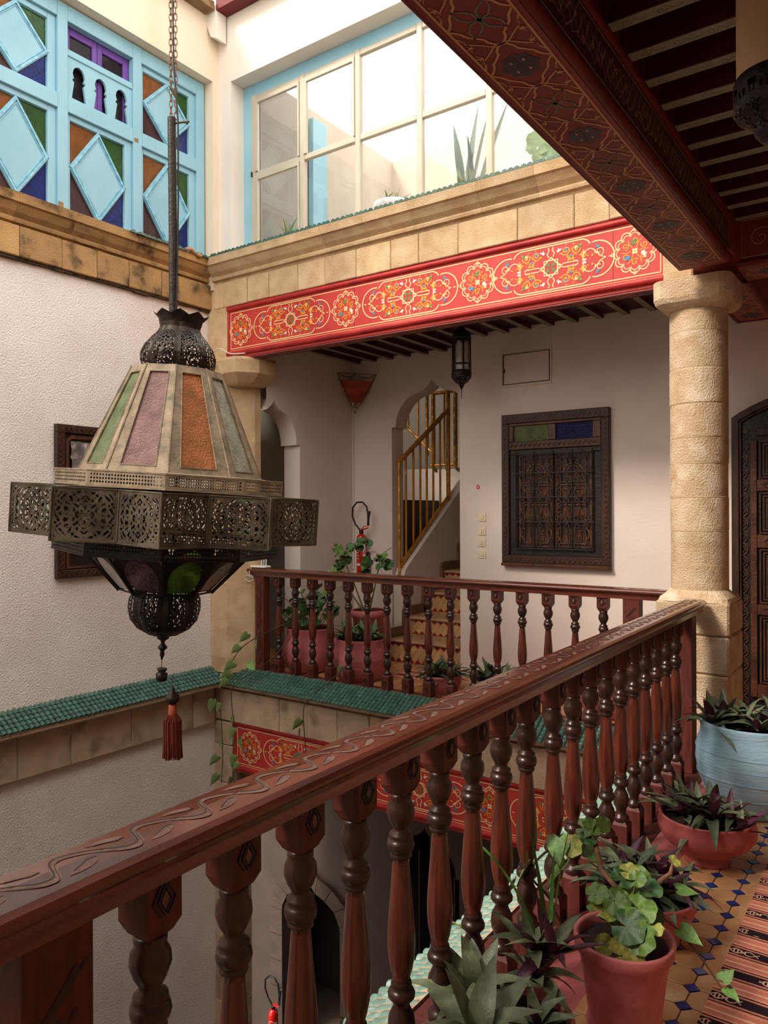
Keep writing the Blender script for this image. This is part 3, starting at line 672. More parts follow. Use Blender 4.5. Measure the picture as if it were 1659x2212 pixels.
# ceiling joists
def joist_mesh(L_, wd, ht):
    mb = MB(); mb.box(0, L_, -wd/2-.004, wd/2+.004, 0, ht, 0); mb.box(0.002, L_-.002, -wd/2, wd/2, -.003, 0, 1)
    fn = lambda u, v, h: (u, v, -.003-h)
    for i in range(int(L_/.12)):
        x = .06+.12*i; rib(mb, spiral(x, 0, wd*.38, .003, 0, 1.2, 12), .003, .001, fn, 2); rib(mb, [(x+.02,-.012),(x+.05,.012),(x+.075,.002)], .003, .001, fn, 2)
    return mb.mesh('joist', ['joist_red','strip_paint','strip_ink'])
JN, JF = joist_mesh(2.12, .056, .148), joist_mesh(1.57, .05, .05)
root = struct('trim_18', (0,0,0), 'ceiling joists of the near gallery, dark red with grey-green painted undersides')
for k in range(-10, 11): obj('joist', JN, root, (-.925, 2.735+.2240*k, 3.30))
root = struct('trim_19', (0,0,0), 'ceiling joists of the far gallery, dark red with grey-green painted undersides')
for k in range(17): obj('joist', JF, root, (-1.625-.226*k, 5.345, 3.23), Euler((0,0,pi/2)))
for k in range(6): obj('joist', JF if 0 else JN, root, (-.925, 5.60+.2*k, 3.30)) if k < 5 else None

# ------------------------------------------------------------------ column, piers
col = thing('stone_column', (-1.2, 5.25, -.03), 'round sandstone column of stacked drums at the corner of the two railings', 'column')
z = [1.035-.0, 1.215, 1.423, 1.637, 1.853, 2.018, 2.233, 2.459, 2.697, 2.84]
for i in range(len(z)-1):
    mb = MB(); a, b = z[i]+.03, z[i+1]+.03; R = .177; dx, dy = random.uniform(-.002,.002), random.uniform(-.002,.002)
    rr_ = R+random.uniform(-.0015,.0015); mb.lathe([(R-.004, a+.001), (rr_, a+.005), (rr_, a+.008), (rr_, b-.010), (rr_, b-.007), (R-.004, b-.002)], 44, dx, dy); mb.build('drum', 'stone_drum', col)
    mb = MB(); mb.lathe([(R-.002, b-.004), (R+.001, b), (R-.002, b+.004)], 40); mb.build('mortar_joint', 'mortar', col)
# pedestal: three courses
for a, b in ((0.0,.30),(.30,.56),(.56,.80),(.80,1.01)):
    mb = MB(); mb.box(-.22, .22, -.22, .22, a+.002, b-.002, c=.012); mb.build('pedestal_block', 'stone_drum', col)
mb = MB(); sqn = 40
def sqr(a, hw, k): 
    c, s_ = cos(a), sin(a); m_ = max(abs(c), abs(s_)); rsq = hw/m_; return rsq*k+hw*(1-k)
def loft(mb, secs, n=40):
    v = []; f = []
    for hw, k, zz in secs:
        for j in range(n): a = 2*pi*j/n+pi/n; r = min(sqr(a, hw, k), hw*1.27); v.append((r*cos(a), r*sin(a), zz))
    for i in range(len(secs)-1):
        for j in range(n): j2 = (j+1) % n; f.append((i*n+j, i*n+j2, (i+1)*n+j2, (i+1)*n+j))
    f.append(tuple(range(n))[::-1]); f.append(tuple((len(secs)-1)*n+j for j in range(n))); mb.add(v, f)
loft(mb, [(.22,1,1.005),(.21,.9,1.03),(.178,0,1.075)]); mb.build('pedestal_shoulder', 'stone_drum', col)
mb = MB(); loft(mb, [(.178,0,2.865),(.19,.1,2.872),(.205,.75,2.885),(.225,1,2.905),(.236,1,2.935),(.238,1,3.05)], 64); mb.build('capital', 'stone_drum', col)
pier = thing('corner_pier', (-5.6, 5.36, -.03), 'square stone pier in the far left corner behind the lantern', 'pier')
zz = 0
for h in (.16,.37,.34,.36,.33,.38,.34,.38,.20):
    mb = MB(); P = [(-.225,-.13),(.0,-.13),(.175,.09),(.185,.16),(-.225,.16)]
    mb.prism([(a*.998, b*.998) for a, b in P], lambda u, v, hh: (u, v, zz+.001+hh), h-.004); mb.build('stone_block', 'stone', pier)
    mb = MB(); mb.prism([(a*.985, b*.985) for a, b in P], lambda u, v, hh: (u, v, zz+h-.008+hh), .012); mb.build('mortar_joint', 'mortar', pier); zz += h
mb = MB(); v = []
for k, zc in ((0, 2.82), (.3, 2.84), (1, 2.92), (1.1, 3.04), (1.0, 3.07)):
    v.append([(-.22,-.13-.13*k),(.18+.09*k,-.13-.13*k),(.25+.14*k,-.05-.02*k),(.25+.14*k,.16),(-.22,.16)]); 
vs = [(a, b, z_) for r_, z_ in zip(v, (2.82,2.84,2.92,3.04,3.07)) for a, b in r_]
mb.add(vs, [(i*5+j, i*5+(j+1) % 5, (i+1)*5+(j+1) % 5, (i+1)*5+j) for i in range(4) for j in range(5)]+[(0,1,2,3,4),(20,21,22,23,24)])
fn = lambda u, v, h: (u, -.27-h, v); rib(mb, [(-.12,2.9),(-.08,2.98),(0,3.04),(.08,2.98),(.12,2.9)], .016, .008, fn)
mb.build('capital', 'stone', pier)
pl = thing('lower_pier', (-5.71, 5.41, -4.5), 'stone pier of the lower storey below the far left corner', 'pier')
zz = 0
while zz < 3.95:
    h = random.uniform(.34,.5); h = min(h, 3.975-zz); mb = MB(); mb.box(-.12, .124, -.14, .14, zz+.002, zz+h-.002, c=.012); mb.build('stone_block', 'stone_low', pl); zz += h
# ceiling-level corner: corbel and roof beams at the very top
m = MB(); m.prism([(0,6.6),(0,6.32),(.05,6.2),(.13,6.16),(.13,6.6)], lambda u, v, h: (-5.73+u, 5.12+h, v), .13); smesh('trim_20', m, 'plaster_white', 'white corbel in the top corner of the courtyard')
m = MB(); m.box(-5.60, -2.6, 5.12, 5.26, 6.43, 6.58); smesh('trim_21', m, 'red_dark', 'dark red roof beam end at the top of the courtyard')
m = MB(); m.box(-5.73, -5.6, 4.4, 5.1, 6.42, 6.5); smesh('trim_22', m, 'lintel_brown', 'brown timber plate on top of the left wall')

# ------------------------------------------------------------------ blue screen (left) with lozenges
bs = struct('window_1', (0,0,0), 'light blue wooden screen with raised lozenges and stained glass corners, upper left')
FX = XL
def frame_part(name, rects, x0, x1, material, parent, c=.004):
    mb = MB()
    for y0, y1, z0, z1 in rects: mb.box(x0, x1, y0, y1, z0, z1, c=c)
    return mb.build(name, material, parent)
ys = [(2.215,2.86),(2.955,3.60),(3.692,4.338),(4.43,5.075)]
stile = [(2.15,2.215),(2.86,2.955),(3.60,3.692),(4.338,4.43),(5.075,5.172)]
for a, b in stile: frame_part('stile', [(a, b, 4.035, 5.80)], FX-.07, FX, 'blue_paint', bs)
for a, b in ys:
    for z0, z1 in ((4.035,4.06),(4.905,5.03),(5.665,5.80)): frame_part('rail', [(a, b, z0, z1)], FX-.07, FX-.002, 'blue_paint', bs)
def lozenge(y0, y1, z0, z1):
    cy, cz = (y0+y1)/2, (z0+z1)/2; p = frame_part('sash', [(y0,y0+.035,z0,z1),(y1-.075,y1,z0,z1),(y0+.035,y1-.075,z1-.05,z1),(y0+.035,y1-.075,z0,z0+.015)], FX-.065, FX-.03, 'blue_paint', bs)
    a0, a1, b0, b1 = y0+.035, y1-.075, z0+.015, z1-.05; cy, cz = (a0+a1)/2, (b0+b1)/2; hy, hz = (a1-a0)/2, (b1-b0)/2
    for g, sy, sz in (('glass_amber',-1,1),('glass_green',1,1),('glass_plum',-1,-1),('glass_blue',1,-1)):
        mb = MB(); fill(mb, [(cy+sy*hy, cz), (cy+sy*hy, cz+sz*hz), (cy, cz+sz*hz)], .004, fnX(FX-.058, 0, 0)); mb.build('pane', g, p)
        mb = MB(); fn = fnX(FX-.054, 0, 0); rib(mb, [(cy+sy*hy, cz), (cy+sy*hy, cz+sz*hz), (cy, cz+sz*hz)], .008, .006, fn); mb.build('glazing_bead', 'blue_edge', p)
    mb = MB(); fill(mb, [(cy-hy-.012,cz),(cy,cz-hz-.01),(cy+hy+.012,cz),(cy,cz+hz+.01)], .02, fnX(FX-.05, 0, 0)); mb.build('lozenge_board', 'blue_paint', p)
    k = .95
    mb = MB(); fn = fnX(FX-.03, 0, 0); rib(mb, [(cy-hy*k,cz),(cy,cz-hz*k),(cy+hy*k,cz),(cy,cz+hz*k)], .026, .012, fn, 0, True); rib(mb, [(cy-hy*.86,cz),(cy,cz-hz*.86),(cy+hy*.86,cz),(cy,cz+hz*.86)], .008, .007, fn, 0, True); mb.build('lozenge_moulding', 'blue_edge', p)
for i, (a, b) in enumerate(ys):
    lozenge(a, b, 4.06, 4.905)
    if i != 2: lozenge(a, b, 5.03, 5.665)
# middle top: board with three keyhole arches, purple casements behind
a, b = ys[2]
fr2 = frame_part('rail', [(a, b, 5.385, 5.44)], FX-.065, FX-.012, 'blue_paint', bs)
def keyboard(y0, y1, z0, z1, cs):
    """board with keyhole cut-outs built as column strips"""
    mb = MB(); hole = [(0,.0,.066),(.04,.0,.060),(.09,0,.052),(.14,0,.044),(.150,0,.060),(.165,0,.060),(.172,0,.046),(.21,0,.058),(.245,0,.05),(.27,0,.034),(.285,0,.0)]
    zb = z0+.02; n = len(hole)
    fn = fnX(FX-.045, 0, 0)
    def q(pts): fill(mb, pts, .022, fn)
    q([(y0,z0),(y1,z0),(y1,zb),(y0,zb)]); zt = zb+.285; q([(y0,zt),(y1,zt),(y1,z1),(y0,z1)])
    for i in range(n-1):
        h0, _, w0 = hole[i]; h1, _, w1 = hole[i+1]; xs0 = [y0]; xs1 = [y0]
        for c in cs: xs0 += [c-w0, c+w0]; xs1 += [c-w1, c+w1]
        xs0.append(y1); xs1.append(y1)
        for k in range(0, len(xs0), 2): q([(xs0[k],zb+h0),(xs0[k+1],zb+h0),(xs1[k+1],zb+h1),(xs1[k],zb+h1)])
    return mb
keyboard(a, b, 5.03, 5.385, (a+.115, a+.325, a+.535)).build('keyhole_board', 'blue_paint', bs)
p = frame_part('casement', [(a,a+.06,5.03,5.665),(b-.06,b,5.03,5.665),((a+b)/2-.05,(a+b)/2-.002,5.03,5.665),((a+b)/2+.002,(a+b)/2+.05,5.03,5.665),(a+.06,(a+b)/2-.05,5.60,5.665),((a+b)/2+.05,b-.06,5.60,5.665),(a+.06,(a+b)/2-.05,5.40,5.46),((a+b)/2+.05,b-.06,5.40,5.46)], FX-.10, FX-.068, 'purple_paint', bs)
mb = MB(); mb.box(FX-.09, FX-.085, a, b, 5.03, 5.62); mb.build('pane', 'glass_dark', p)
mb = MB(); mb.box(FX-.125, FX-.12, 2.15, 5.18, 4.0, 5.8); mb.build('dark_interior', 'unlit_black', bs)
o = frame_part('worn_patch', [(3.60,3.645,4.05,4.13),(4.345,4.39,4.915,4.95)], FX-.002, FX+.001, 'lintel_brown', bs, 0)

# ------------------------------------------------------------------ white upper window (back)
wn = struct('window_2', (0,0,0), 'big white-framed upper window with blue surround, plants behind the glass')
yw = 5.45
mb = MB(); mb.box(-5.56, -5.43, yw-.01, yw+.06, 4.03, 5.79, c=.004); mb.box(-5.43, -1.25, yw-.01, yw+.06, 5.67, 5.79, c=.004); mb.build('blue_surround', 'blue_paint', wn)
xs_ = [-5.41, -4.777, -4.12, -3.465, -2.812, -2.16, -1.5]
zs_ = [4.04, 4.888, 5.66]
for x in xs_: mb = MB(); mb.box(x-.028, x+.028, yw-.02, yw+.03, 4.03, 5.68, c=.005); mb.build('mullion', 'pvc', wn)
for i in range(len(xs_)-1):
    for z_ in (4.888, 5.645): mb = MB(); mb.box(xs_[i]+.028, xs_[i+1]-.028, yw-.018, yw+.028, z_-.026, z_+.026, c=.005); mb.build('transom', 'pvc', wn)
    for r_ in (0, 1):
        za, zb = (4.04, 4.862) if r_ == 0 else (4.914, 5.62); a_, b_ = xs_[i]+.028, xs_[i+1]-.028
        mb = MB(); mb.add([(a_,yw+.004,za),(b_,yw+.004,za),(b_,yw+.004,zb),(a_,yw+.004,zb)], [(0,1,2,3)]); mb.build('pane', 'clear_glass', wn, fix=False)
        if (i, r_) in ((0,0),(0,1),(1,1)):
            mb = MB()
            for q in ((a_,a_+.035,za,zb),(b_-.02,b_,za,zb),(a_+.035,b_-.02,zb-.035,zb)): mb.box(q[0], q[1], yw-.03, yw, q[2], q[3], c=.0)
            mb.build('sash_frame', 'pvc', wn)
mb = MB(); mb.box(-5.432, -5.42, yw-.04, yw-.02, 4.87, 4.92, c=.003); mb.build('latch', 'iron', wn)
# terrace behind
smesh('floor_terrace', wallmesh(-6.0, 1.2, 5.62, 8.2, 3.9, 4.03), 'terrace_wall')
smesh('wall_terrace_back', wallmesh(-6.0, 1.2, 8.0, 8.2, 4.03, 6.0), 'terrace_wall', 'bright terrace wall seen through the upper window')
mb = MB(); mb.box(-5.62, -5.5, 5.62, 6.35, 4.03, 6.0); smesh('wall_reflection_panel', mb, 'taupe_wall_and_reflection', 'grey panel standing in for the dark reflection in the left panes of the upper window')  # panel colour stands in for the reflection in the left panes
tw = struct('window_3', (0,0,0), 'blue wooden door frame on the terrace seen through the glass')
for q in ((-5.5,-5.43,6.36,6.60,4.03,5.86),): mb = MB(); mb.box(*q, c=.005); mb.build('blue_frame', 'blue_paint', tw)
mb = MB(); mb.box(-5.6, -5.52, 6.36, 8.0, 4.03, 6.0); smesh('wall_terrace_left', mb, 'terrace_wall')

# ------------------------------------------------------------------ carved window on the back wall
cw = struct('window_4', (0,0,0), 'dark carved wooden window with scrolled iron grille and coloured top panes')
x0, x1, z0, z1 = -3.236, -2.212, 1.045, 2.45; yF = 6.53
mb = MB()
for q in ((x0,x1,z1-.085,z1),(x0,x1,z0+.03,z0+.10),(x0,x0+.075,z0+.10,z1-.085),(x1-.075,x1,z0+.10,z1-.085)): mb.box(q[0], q[1], yF-.055, yF, q[2], q[3], c=.006)
mb.box(x0-.005, x1+.005, yF-.065, yF, z0, z0+.03, 1, c=.006); mb.build('outer_frame', ['wood_dark','wood_dark2'], cw)
def zigzag(mb, a, b, fn, step=.04, amp=.012, wd=.007, h=.006, vert=False, mi=0):
    n = max(2, int(math.hypot(b[0]-a[0], b[1]-a[1])/step)*2); pts = []
    L_ = math.hypot(b[0]-a[0], b[1]-a[1]); dx, dy = (b[0]-a[0])/L_, (b[1]-a[1])/L_
    for i in range(n+1): t = L_*i/n; s_ = amp if i % 2 else -amp; pts.append((a[0]+dx*t-dy*s_, a[1]+dy*t+dx*s_))
    rib(mb, pts, wd, h, fn, mi)
mb = MB(); fn = fnY(0, yF-.055, 0)
for a_, b_ in (((x0+.04,z1-.04),(x1-.04,z1-.04)),((x0+.04,z0+.065),(x1-.04,z0+.065)),((x0+.035,z0+.1),(x0+.035,z1-.08)),((x1-.035,z0+.1),(x1-.035,z1-.08)),((x0+.09,z1-.29),(x1-.09,z1-.29))): zigzag(mb, a_, b_, fn, .045, .014, .008, .006)
mb.build('carved_zigzag', 'wood_dark2', cw, fix=False)
mb = MB(); t0, t1 = z1-.085, z1-.26
for q in ((x0+.075,x1-.075,z1-.11,z1-.085),(x0+.075,x1-.075,z1-.33,z1-.255),(x0+.075,x0+.12,z1-.255,z1-.11),(x1-.15,x1-.075,z1-.255,z1-.11),(-2.77,-2.70,z1-.255,z1-.11)): mb.box(q[0], q[1], yF-.05, yF-.005, q[2], q[3], c=.005)
mb.build('transom_frame', 'wood_dark2', cw)
mb = MB(); mb.box(x0+.12, -2.77, yF-.03, yF-.024, z1-.255, z1-.11); mb.build('pane', 'glass_olive', cw)['label'] = 'olive green rippled pane'
mb = MB(); mb.box(-2.70, x1-.15, yF-.03, yF-.024, z1-.255, z1-.11); mb.build('pane', 'glass_navy', cw)['label'] = 'dark blue rippled pane'
mb = MB()
a_, b_, c_, d_ = x0+.075, x1-.075, z0+.10, z1-.33
for q in ((a_,b_,d_-.045,d_),(a_,b_,c_,c_+.075),(a_,a_+.085,c_+.075,d_-.045),(b_-.085,b_,c_+.075,d_-.045)): mb.box(q[0], q[1], yF-.03, yF+.0, q[2], q[3], c=.004)
mb.build('inner_frame', 'wood_black', cw)
A, B, C, D = a_+.085, b_-.085, c_+.075, d_-.045
mb = MB(); mb.box(A, B, yF-.012, yF-.002, C, D); mb.build('shutter_back', 'wood_dark', cw)
for s_ in (0, 1):
    u0 = A+(B-A)/2*s_+.01; u1 = u0+(B-A)/2-.02; mb = MB(); fn = fnY(0, yF-.012, 0)
    rib(mb, [(u0,C+.01),(u1,C+.01),(u1,D-.01),(u0,D-.01)], .03, .012, fn, 0, True)
    hs = [C+.03, C+.22, C+.40, C+.58, D-.03]
    for k in range(4):
        za, zb = hs[k]+.012, hs[k+1]-.012; rib(mb, [(u0+.05,za),(u1-.05,za),(u1-.05,zb),(u0+.05,zb)], .014, .012, fn, 0, True); um, zm = (u0+u1)/2, (za+zb)/2
        if k == 3:
            for r_ in (.03,.06,.09): rib(mb, arc(um, zm-.03, r_, 0, 180, 10)+arc(um, zm-.03, r_, 180, 360, 10, .5), .009, .010, fn, 1)
            for t in range(5): rib(mb, [(um-.12+.06*t, zb-.02), (um-.10+.05*t, zb-.06)], .007, .01, fn, 0)
        elif k == 0:
            for s2 in (-1, 1):
                for t in range(6): rib(mb, [(um+s2*.05, za+.02+.018*t), (um+s2*.075, za+.024+.018*t)], .007, .01, fn, 1)
                rib(mb, arc(um+s2*.075, zm, .07, 120 if s2 < 0 else 60, 240 if s2 < 0 else -60, 8), .008, .01, fn, 1)
        else:
            for s2 in (-.065, .065):
                for q in (.05,.03,.014): rib(mb, [(um+s2-q,zm+q*.8),(um+s2+q,zm+q*.8),(um+s2,zm-q)] if k == 2 else [(um+s2-q,zm-q*.8),(um+s2+q,zm-q*.8),(um+s2,zm+q)], .006, .011, fn, 1, True)
    zigzag(mb, (u1-.02 if s_ == 0 else u0+.02, C+.03), (u1-.02 if s_ == 0 else u0+.02, D-.03), fn, .035, .010, .007, .012, mi=1)
    mb.build('shutter', ['wood_dark2','wood_gold'], cw, fix=False)
gr = MB(); fnG = lambda u, v, h: (u, yF-.055-h, v)
for k in range(5): x = A-.01+(B-A+.02)*k/4; gr.tube([(x,yF-.05,C-.02),(x,yF-.05,D+.02)], .007, 4)
rows = [C-.01, C+.235, C+.46, C+.68, D+.0]
for z_ in rows: gr.tube([(A-.02,yF-.05,z_),(B+.02,yF-.05,z_)], .007, 4)
gri = gr.build('iron_grille', 'iron', cw)
def sscroll(w_, h_):
    mb = MB(); top = [(w_*.30*cos(t)*(1-.55*i/12), h_*.5-w_*.36+w_*.34*sin(t)*(1-.5*i/12)) for i, t in ((i, -1.2+i*.42) for i in range(13))][::-1]
    half = [(x, y) for x, y in top]; pts = [(-x, -y) for x, y in half][::-1]; allp = half+[(w_*.06, h_*.1), (-w_*.06, -h_*.1)]+pts
    mb.tube([(x, 0, y) for x, y in allp], .006, 4); return mb.mesh('iron_scroll', 'iron')
for k in range(4):
    h_ = rows[k+1]-rows[k]-.012; sm_ = sscroll((B-A)/8, h_)
    for j in range(8):
        o = obj('iron_scroll', sm_, gri, (A+(B-A)*(j+.5)/8, yF-.052, (rows[k]+rows[k+1])/2))
        if j % 2: o.rotation_euler = (0, 0, pi)
# ------------------------------------------------------------------ small dark window on the left wall, ajar
lw = struct('window_5', (0,0,0), 'dark carved window frame on the left wall behind the lantern')
y0, y1, z0, z1 = 3.548, 4.45, 1.01, 2.285
mb = MB()
for q in ((y0,y1,z1-.07,z1),(y0,y1,z0,z0+.07),(y0,y0+.075,z0+.07,z1-.07),(y1-.075,y1,z0+.07,z1-.07)): mb.box(XL, XL+.05, q[0], q[1], q[2], q[3], c=.005)
mb.build('outer_frame', 'wood_dark', lw)
mb = MB(); fn = fnX(XL+.05, 0, 0)
for a_, b_ in (((y0+.04,z0+.05),(y0+.04,z1-.05)),((y0+.05,z1-.035),(y1-.05,z1-.035)),((y0+.05,z0+.035),(y1-.05,z0+.035))): zigzag(mb, a_, b_, fn, .045, .015, .008, .006)
mb.build('carved_zigzag', 'wood_dark2', lw, fix=False)
mb = MB(); mb.box(XL-.0, XL+.02, y0+.075, y1-.075, z0+.07, z1-.07); mb.build('dark_opening', 'wood_black', lw)
mb = MB(); fn = fnX(XL+.02, 0, 0); rib(mb, [(y0+.1,z0+.09),(y1-.1,z0+.09),(y1-.1,z1-.14),(y1-.14,z1-.1),(y0+.14,z1-.1),(y0+.1,z1-.14)], .03, .02, fn, 0, True); rib(mb, [(y0+.1,z0+.22),(y1-.1,z0+.22)], .03, .016, fn); mb.build('inner_frame', 'wood_dark2', lw, fix=False)
mb = MB(); n = 9; v = [(XL+.032+random.uniform(0,.03), y0+.13+.4*i/n, z1-.42+.28*j/n+random.uniform(-.01,.01)) for i in range(n+1) for j in range(n+1) ]
mb.add(v, [(i*(n+1)+j, (i+1)*(n+1)+j, (i+1)*(n+1)+j+1, i*(n+1)+j+1) for i in range(n) for j in range(n)], 0, True)
tag(mb.build('crumpled_bag', 'foil'), 'crumpled silver plastic stuffed in the small window behind the lantern', 'bag')

# ------------------------------------------------------------------ carved door, right
dr = struct('door_1', (0,0,0), 'dark carved arched wooden door to the right of the column')
cxd, zc, R = -.62, 1.37, 1.10
def archtop(off, n=14, hw=.62): return [(cxd+(hw-off)*cos(t), zc+sqrt(max(0, (R-off)**2-((hw-off)*cos(t))**2))) for t in [pi*i/n for i in range(n+1)]]
mb = MB()
def archband(mb, o0, o1, yb, h, mi=0, zb=-.03):
    A_ = [(cxd+.62-o0, zb)]+archtop(o0)+[(cxd-.62+o0, zb)]; B_ = [(cxd+.62-o1, zb)]+archtop(o1)+[(cxd-.62+o1, zb)]
    fn = fnY(0, yb, 0); v = []; f = []
    for a_, b_ in zip(A_, B_): v += [fn(*a_, 0), fn(*a_, h), fn(*b_, h), fn(*b_, 0)]
    for i in range(len(A_)-1):
        for k in range(3): f.append((i*4+k, i*4+4+k, i*4+5+k, i*4+k+1))
    mb.add(v, f, mi)
archband(mb, 0, .05, 6.53, .05); mb.build('outer_architrave', 'wood_dark', dr, fix=False)
mb = MB(); archband(mb, .045, .065, 6.53, .03); mb.build('inner_bead', 'wood_dark2', dr, fix=False)
mb = MB(); A_ = archtop(.05); fill(mb, [(cxd+.57, -.03)]+A_+[(cxd-.57, -.03)], .006, fnY(0, 6.535, 0)); mb.build('door_leaf', 'wood_black', dr)
mb = MB(); fn = fnY(0, 6.529, 0)
zl = -.0
while zl < 2.2:
    for sx in (-1, 1):
        xa = cxd+sx*.53; rib(mb, arc(xa+sx*.03, zl+.05, .05, 180-70 if sx > 0 else 70, 180+70 if sx > 0 else -70, 6), .008, .01, fn)
        rib(mb, [(xa+sx*.025, zl+.02),(xa-sx*.01, zl+.05),(xa+sx*.025, zl+.08)], .006, .009, fn)
    zl += .10
mb.build('scalloped_border', 'wood_dark2', dr, fix=False)
for xa, xb in ((-1.075,-.64),(-.60,-.165)):
    mb = MB(); mb.box(xa-.035, xa+.012, 6.505, 6.53, .10, 2.10, c=.004); mb.box(xb-.012, xb+.03, 6.505, 6.53, .10, 2.10, c=.004)
    lv = [(.08,.20),(.74,.82),(1.26,1.36),(1.70,1.79),(2.13,2.19)]
    pz = [(.20,.74),(.82,1.26),(1.36,1.70),(1.79,2.10)]
    for a_, b_ in lv: mb.box(xa+.012, xb-.012, 6.507, 6.53, a_, b_, c=.004)
    mb.build('door_frame', 'wood_dark2', dr)
    for k, (za, zb) in enumerate(pz):
        mb = MB(); u0, u1 = xa+.02, xb-.02; um, zm = (u0+u1)/2, (za+zb)/2
        for q in (.015,.04,.062): rib(mb, [(u0+q,za+q),(u1-q,za+q),(u1-q,zb-q),(u0+q,zb-q)], .012, .012+.004*(q < .03), fn, 0, True)
        if k == 0:
            for c_ in (za+.135, zm, zb-.135):
                for s2 in (-.07, .07):
                    for r_ in (.058,.040,.022): rib(mb, arc(um+s2, c_, r_, 0, 345, 14), .008, .010, fn, 0, True)
        elif k == 1:
            for q in (.13,.10,.07,.04): rib(mb, [(um-q,zm),(um,zm-q*1.05),(um+q,zm),(um,zm+q*1.05)], .009, .010, fn, 0, True)
            for sx in (-1,1):
                for sz in (-1,1):
                    for q in (.02,.04): rib(mb, [(um+sx*.13,zm+sz*(.06+q)),(um+sx*(.06+q*.7),zm+sz*.15)], .007, .010, fn)
        else:
            for r_ in (.07,.045,.02): rib(mb, arc(um, zm-.04, r_, 0, 345, 16), .009, .010, fn, 0, True)
            rib(mb, [(um,zm+.03),(um,zb-.08)], .012, .010, fn)
            for sx in (-1,1): rib(mb, arc(um+sx*.10, zm+.02, .06, 90, 90+sx*200, 10), .008, .010, fn)
        mb.build('carved_panel', 'wood_dark2', dr, fix=False)
    mb = MB()
    for a_, b_ in lv[1:4]:
        zm = (a_+b_)/2; fnf = fnY(0, 6.507, 0)
        for k in range(4): u = xa+.06+.1*k; rib(mb, [(u,zm),(u+.045,zm+.03),(u+.09,zm),(u+.045,zm-.03)], .007, .006, fnf, 0, True); rib(mb, arc(u+.045, zm, .011, 0, 330, 8), .006, .006, fnf, 0, True)
    mb.build('carved_rail', 'wood_dark', dr, fix=False)

# ------------------------------------------------------------------ balustrades
BP = [(.030,.128),(.036,.134),(.036,.150),(.028,.158),(.020,.170),(.024,.185),(.033,.205),(.036,.228),(.033,.250),(.024,.268),(.020,.280),(.026,.288),(.035,.298),(.036,.308),(.031,.318),(.024,.322),(.028,.330),(.026,.338),(.022,.345),
      (.028,.365),(.034,.395),(.0365,.43),(.036,.465),(.032,.52),(.027,.58),(.0225,.64),(.021,.655),(.028,.660),(.029,.668),(.024,.672),(.033,.678),(.0365,.690),(.034,.704),(.026,.708),(.031,.714),(.030,.720),(.020,.728),(.021,.737),(.030,.752),(.0365,.772),(.035,.792),(.027,.806),(.029,.812),(.029,.822),(.024,.826)]
def baluster_mesh():
    mb = MB(); mb.lathe(BP, 18, mif=lambda z: 0 if .345 < z < .655 else 1)
    for z0, z1, hw, c in ((.824,.852,.026,.003),(.85,.935,.0375,.0),(0,.118,.0375,0),(.115,.132,.028,.003)):
        mb.box(-hw, hw, -hw, hw, z0, z1, 2, c=c)
    # tapered lower corners of the head block, arched tops of the foot block
    for s_, za, zb in ((1,.85,.828),(1,.118,.134)):
        a, b = .0375, .027; mb.add([(-a,-a,za),(a,-a,za),(a,a,za),(-a,a,za),(-b,-b,zb),(b,-b,zb),(b,b,zb),(-b,b,zb)], [(0,1,5,4),(1,2,6,5),(2,3,7,6),(3,0,4,7),(4,5,6,7)], 2)
    return mb.mesh('baluster', ['wood_shaft','wood_ring','wood_block'])
BM = baluster_mesh()
def diamond_mesh():
    mb = MB(); f = lambda u, v, h: (u, -.0375-h, v)
    rib(mb, [(-.014,.892),(0,.868),(.014,.892),(0,.918)], .005, .004, f, 0, True); fill(mb, [(-.009,.892),(0,.876),(.009,.892),(0,.909)], .004, f, 1)
    for s_ in (-1,1): rib(mb, [(s_*.007,.866),(s_*.024,.892),(s_*.007,.920)], .004, .0032, f, 0)
    m2 = MB(); rib(m2, [(0,.02),(0,.07),(-.008,.085)], .003, .0032, f, 0); rib(m2, [(0,.05),(.01,.075)], .003, .0032, f, 0); rib(m2, arc(0,.06,.02,-60,240,8), .003, .0032, f, 0)
    return mb.mesh('carved_lozenge', ['groove_shade','wood_carve'], fix=False), m2.mesh('carved_sprig', 'groove_shade', fix=False)
DM, DS = diamond_mesh()
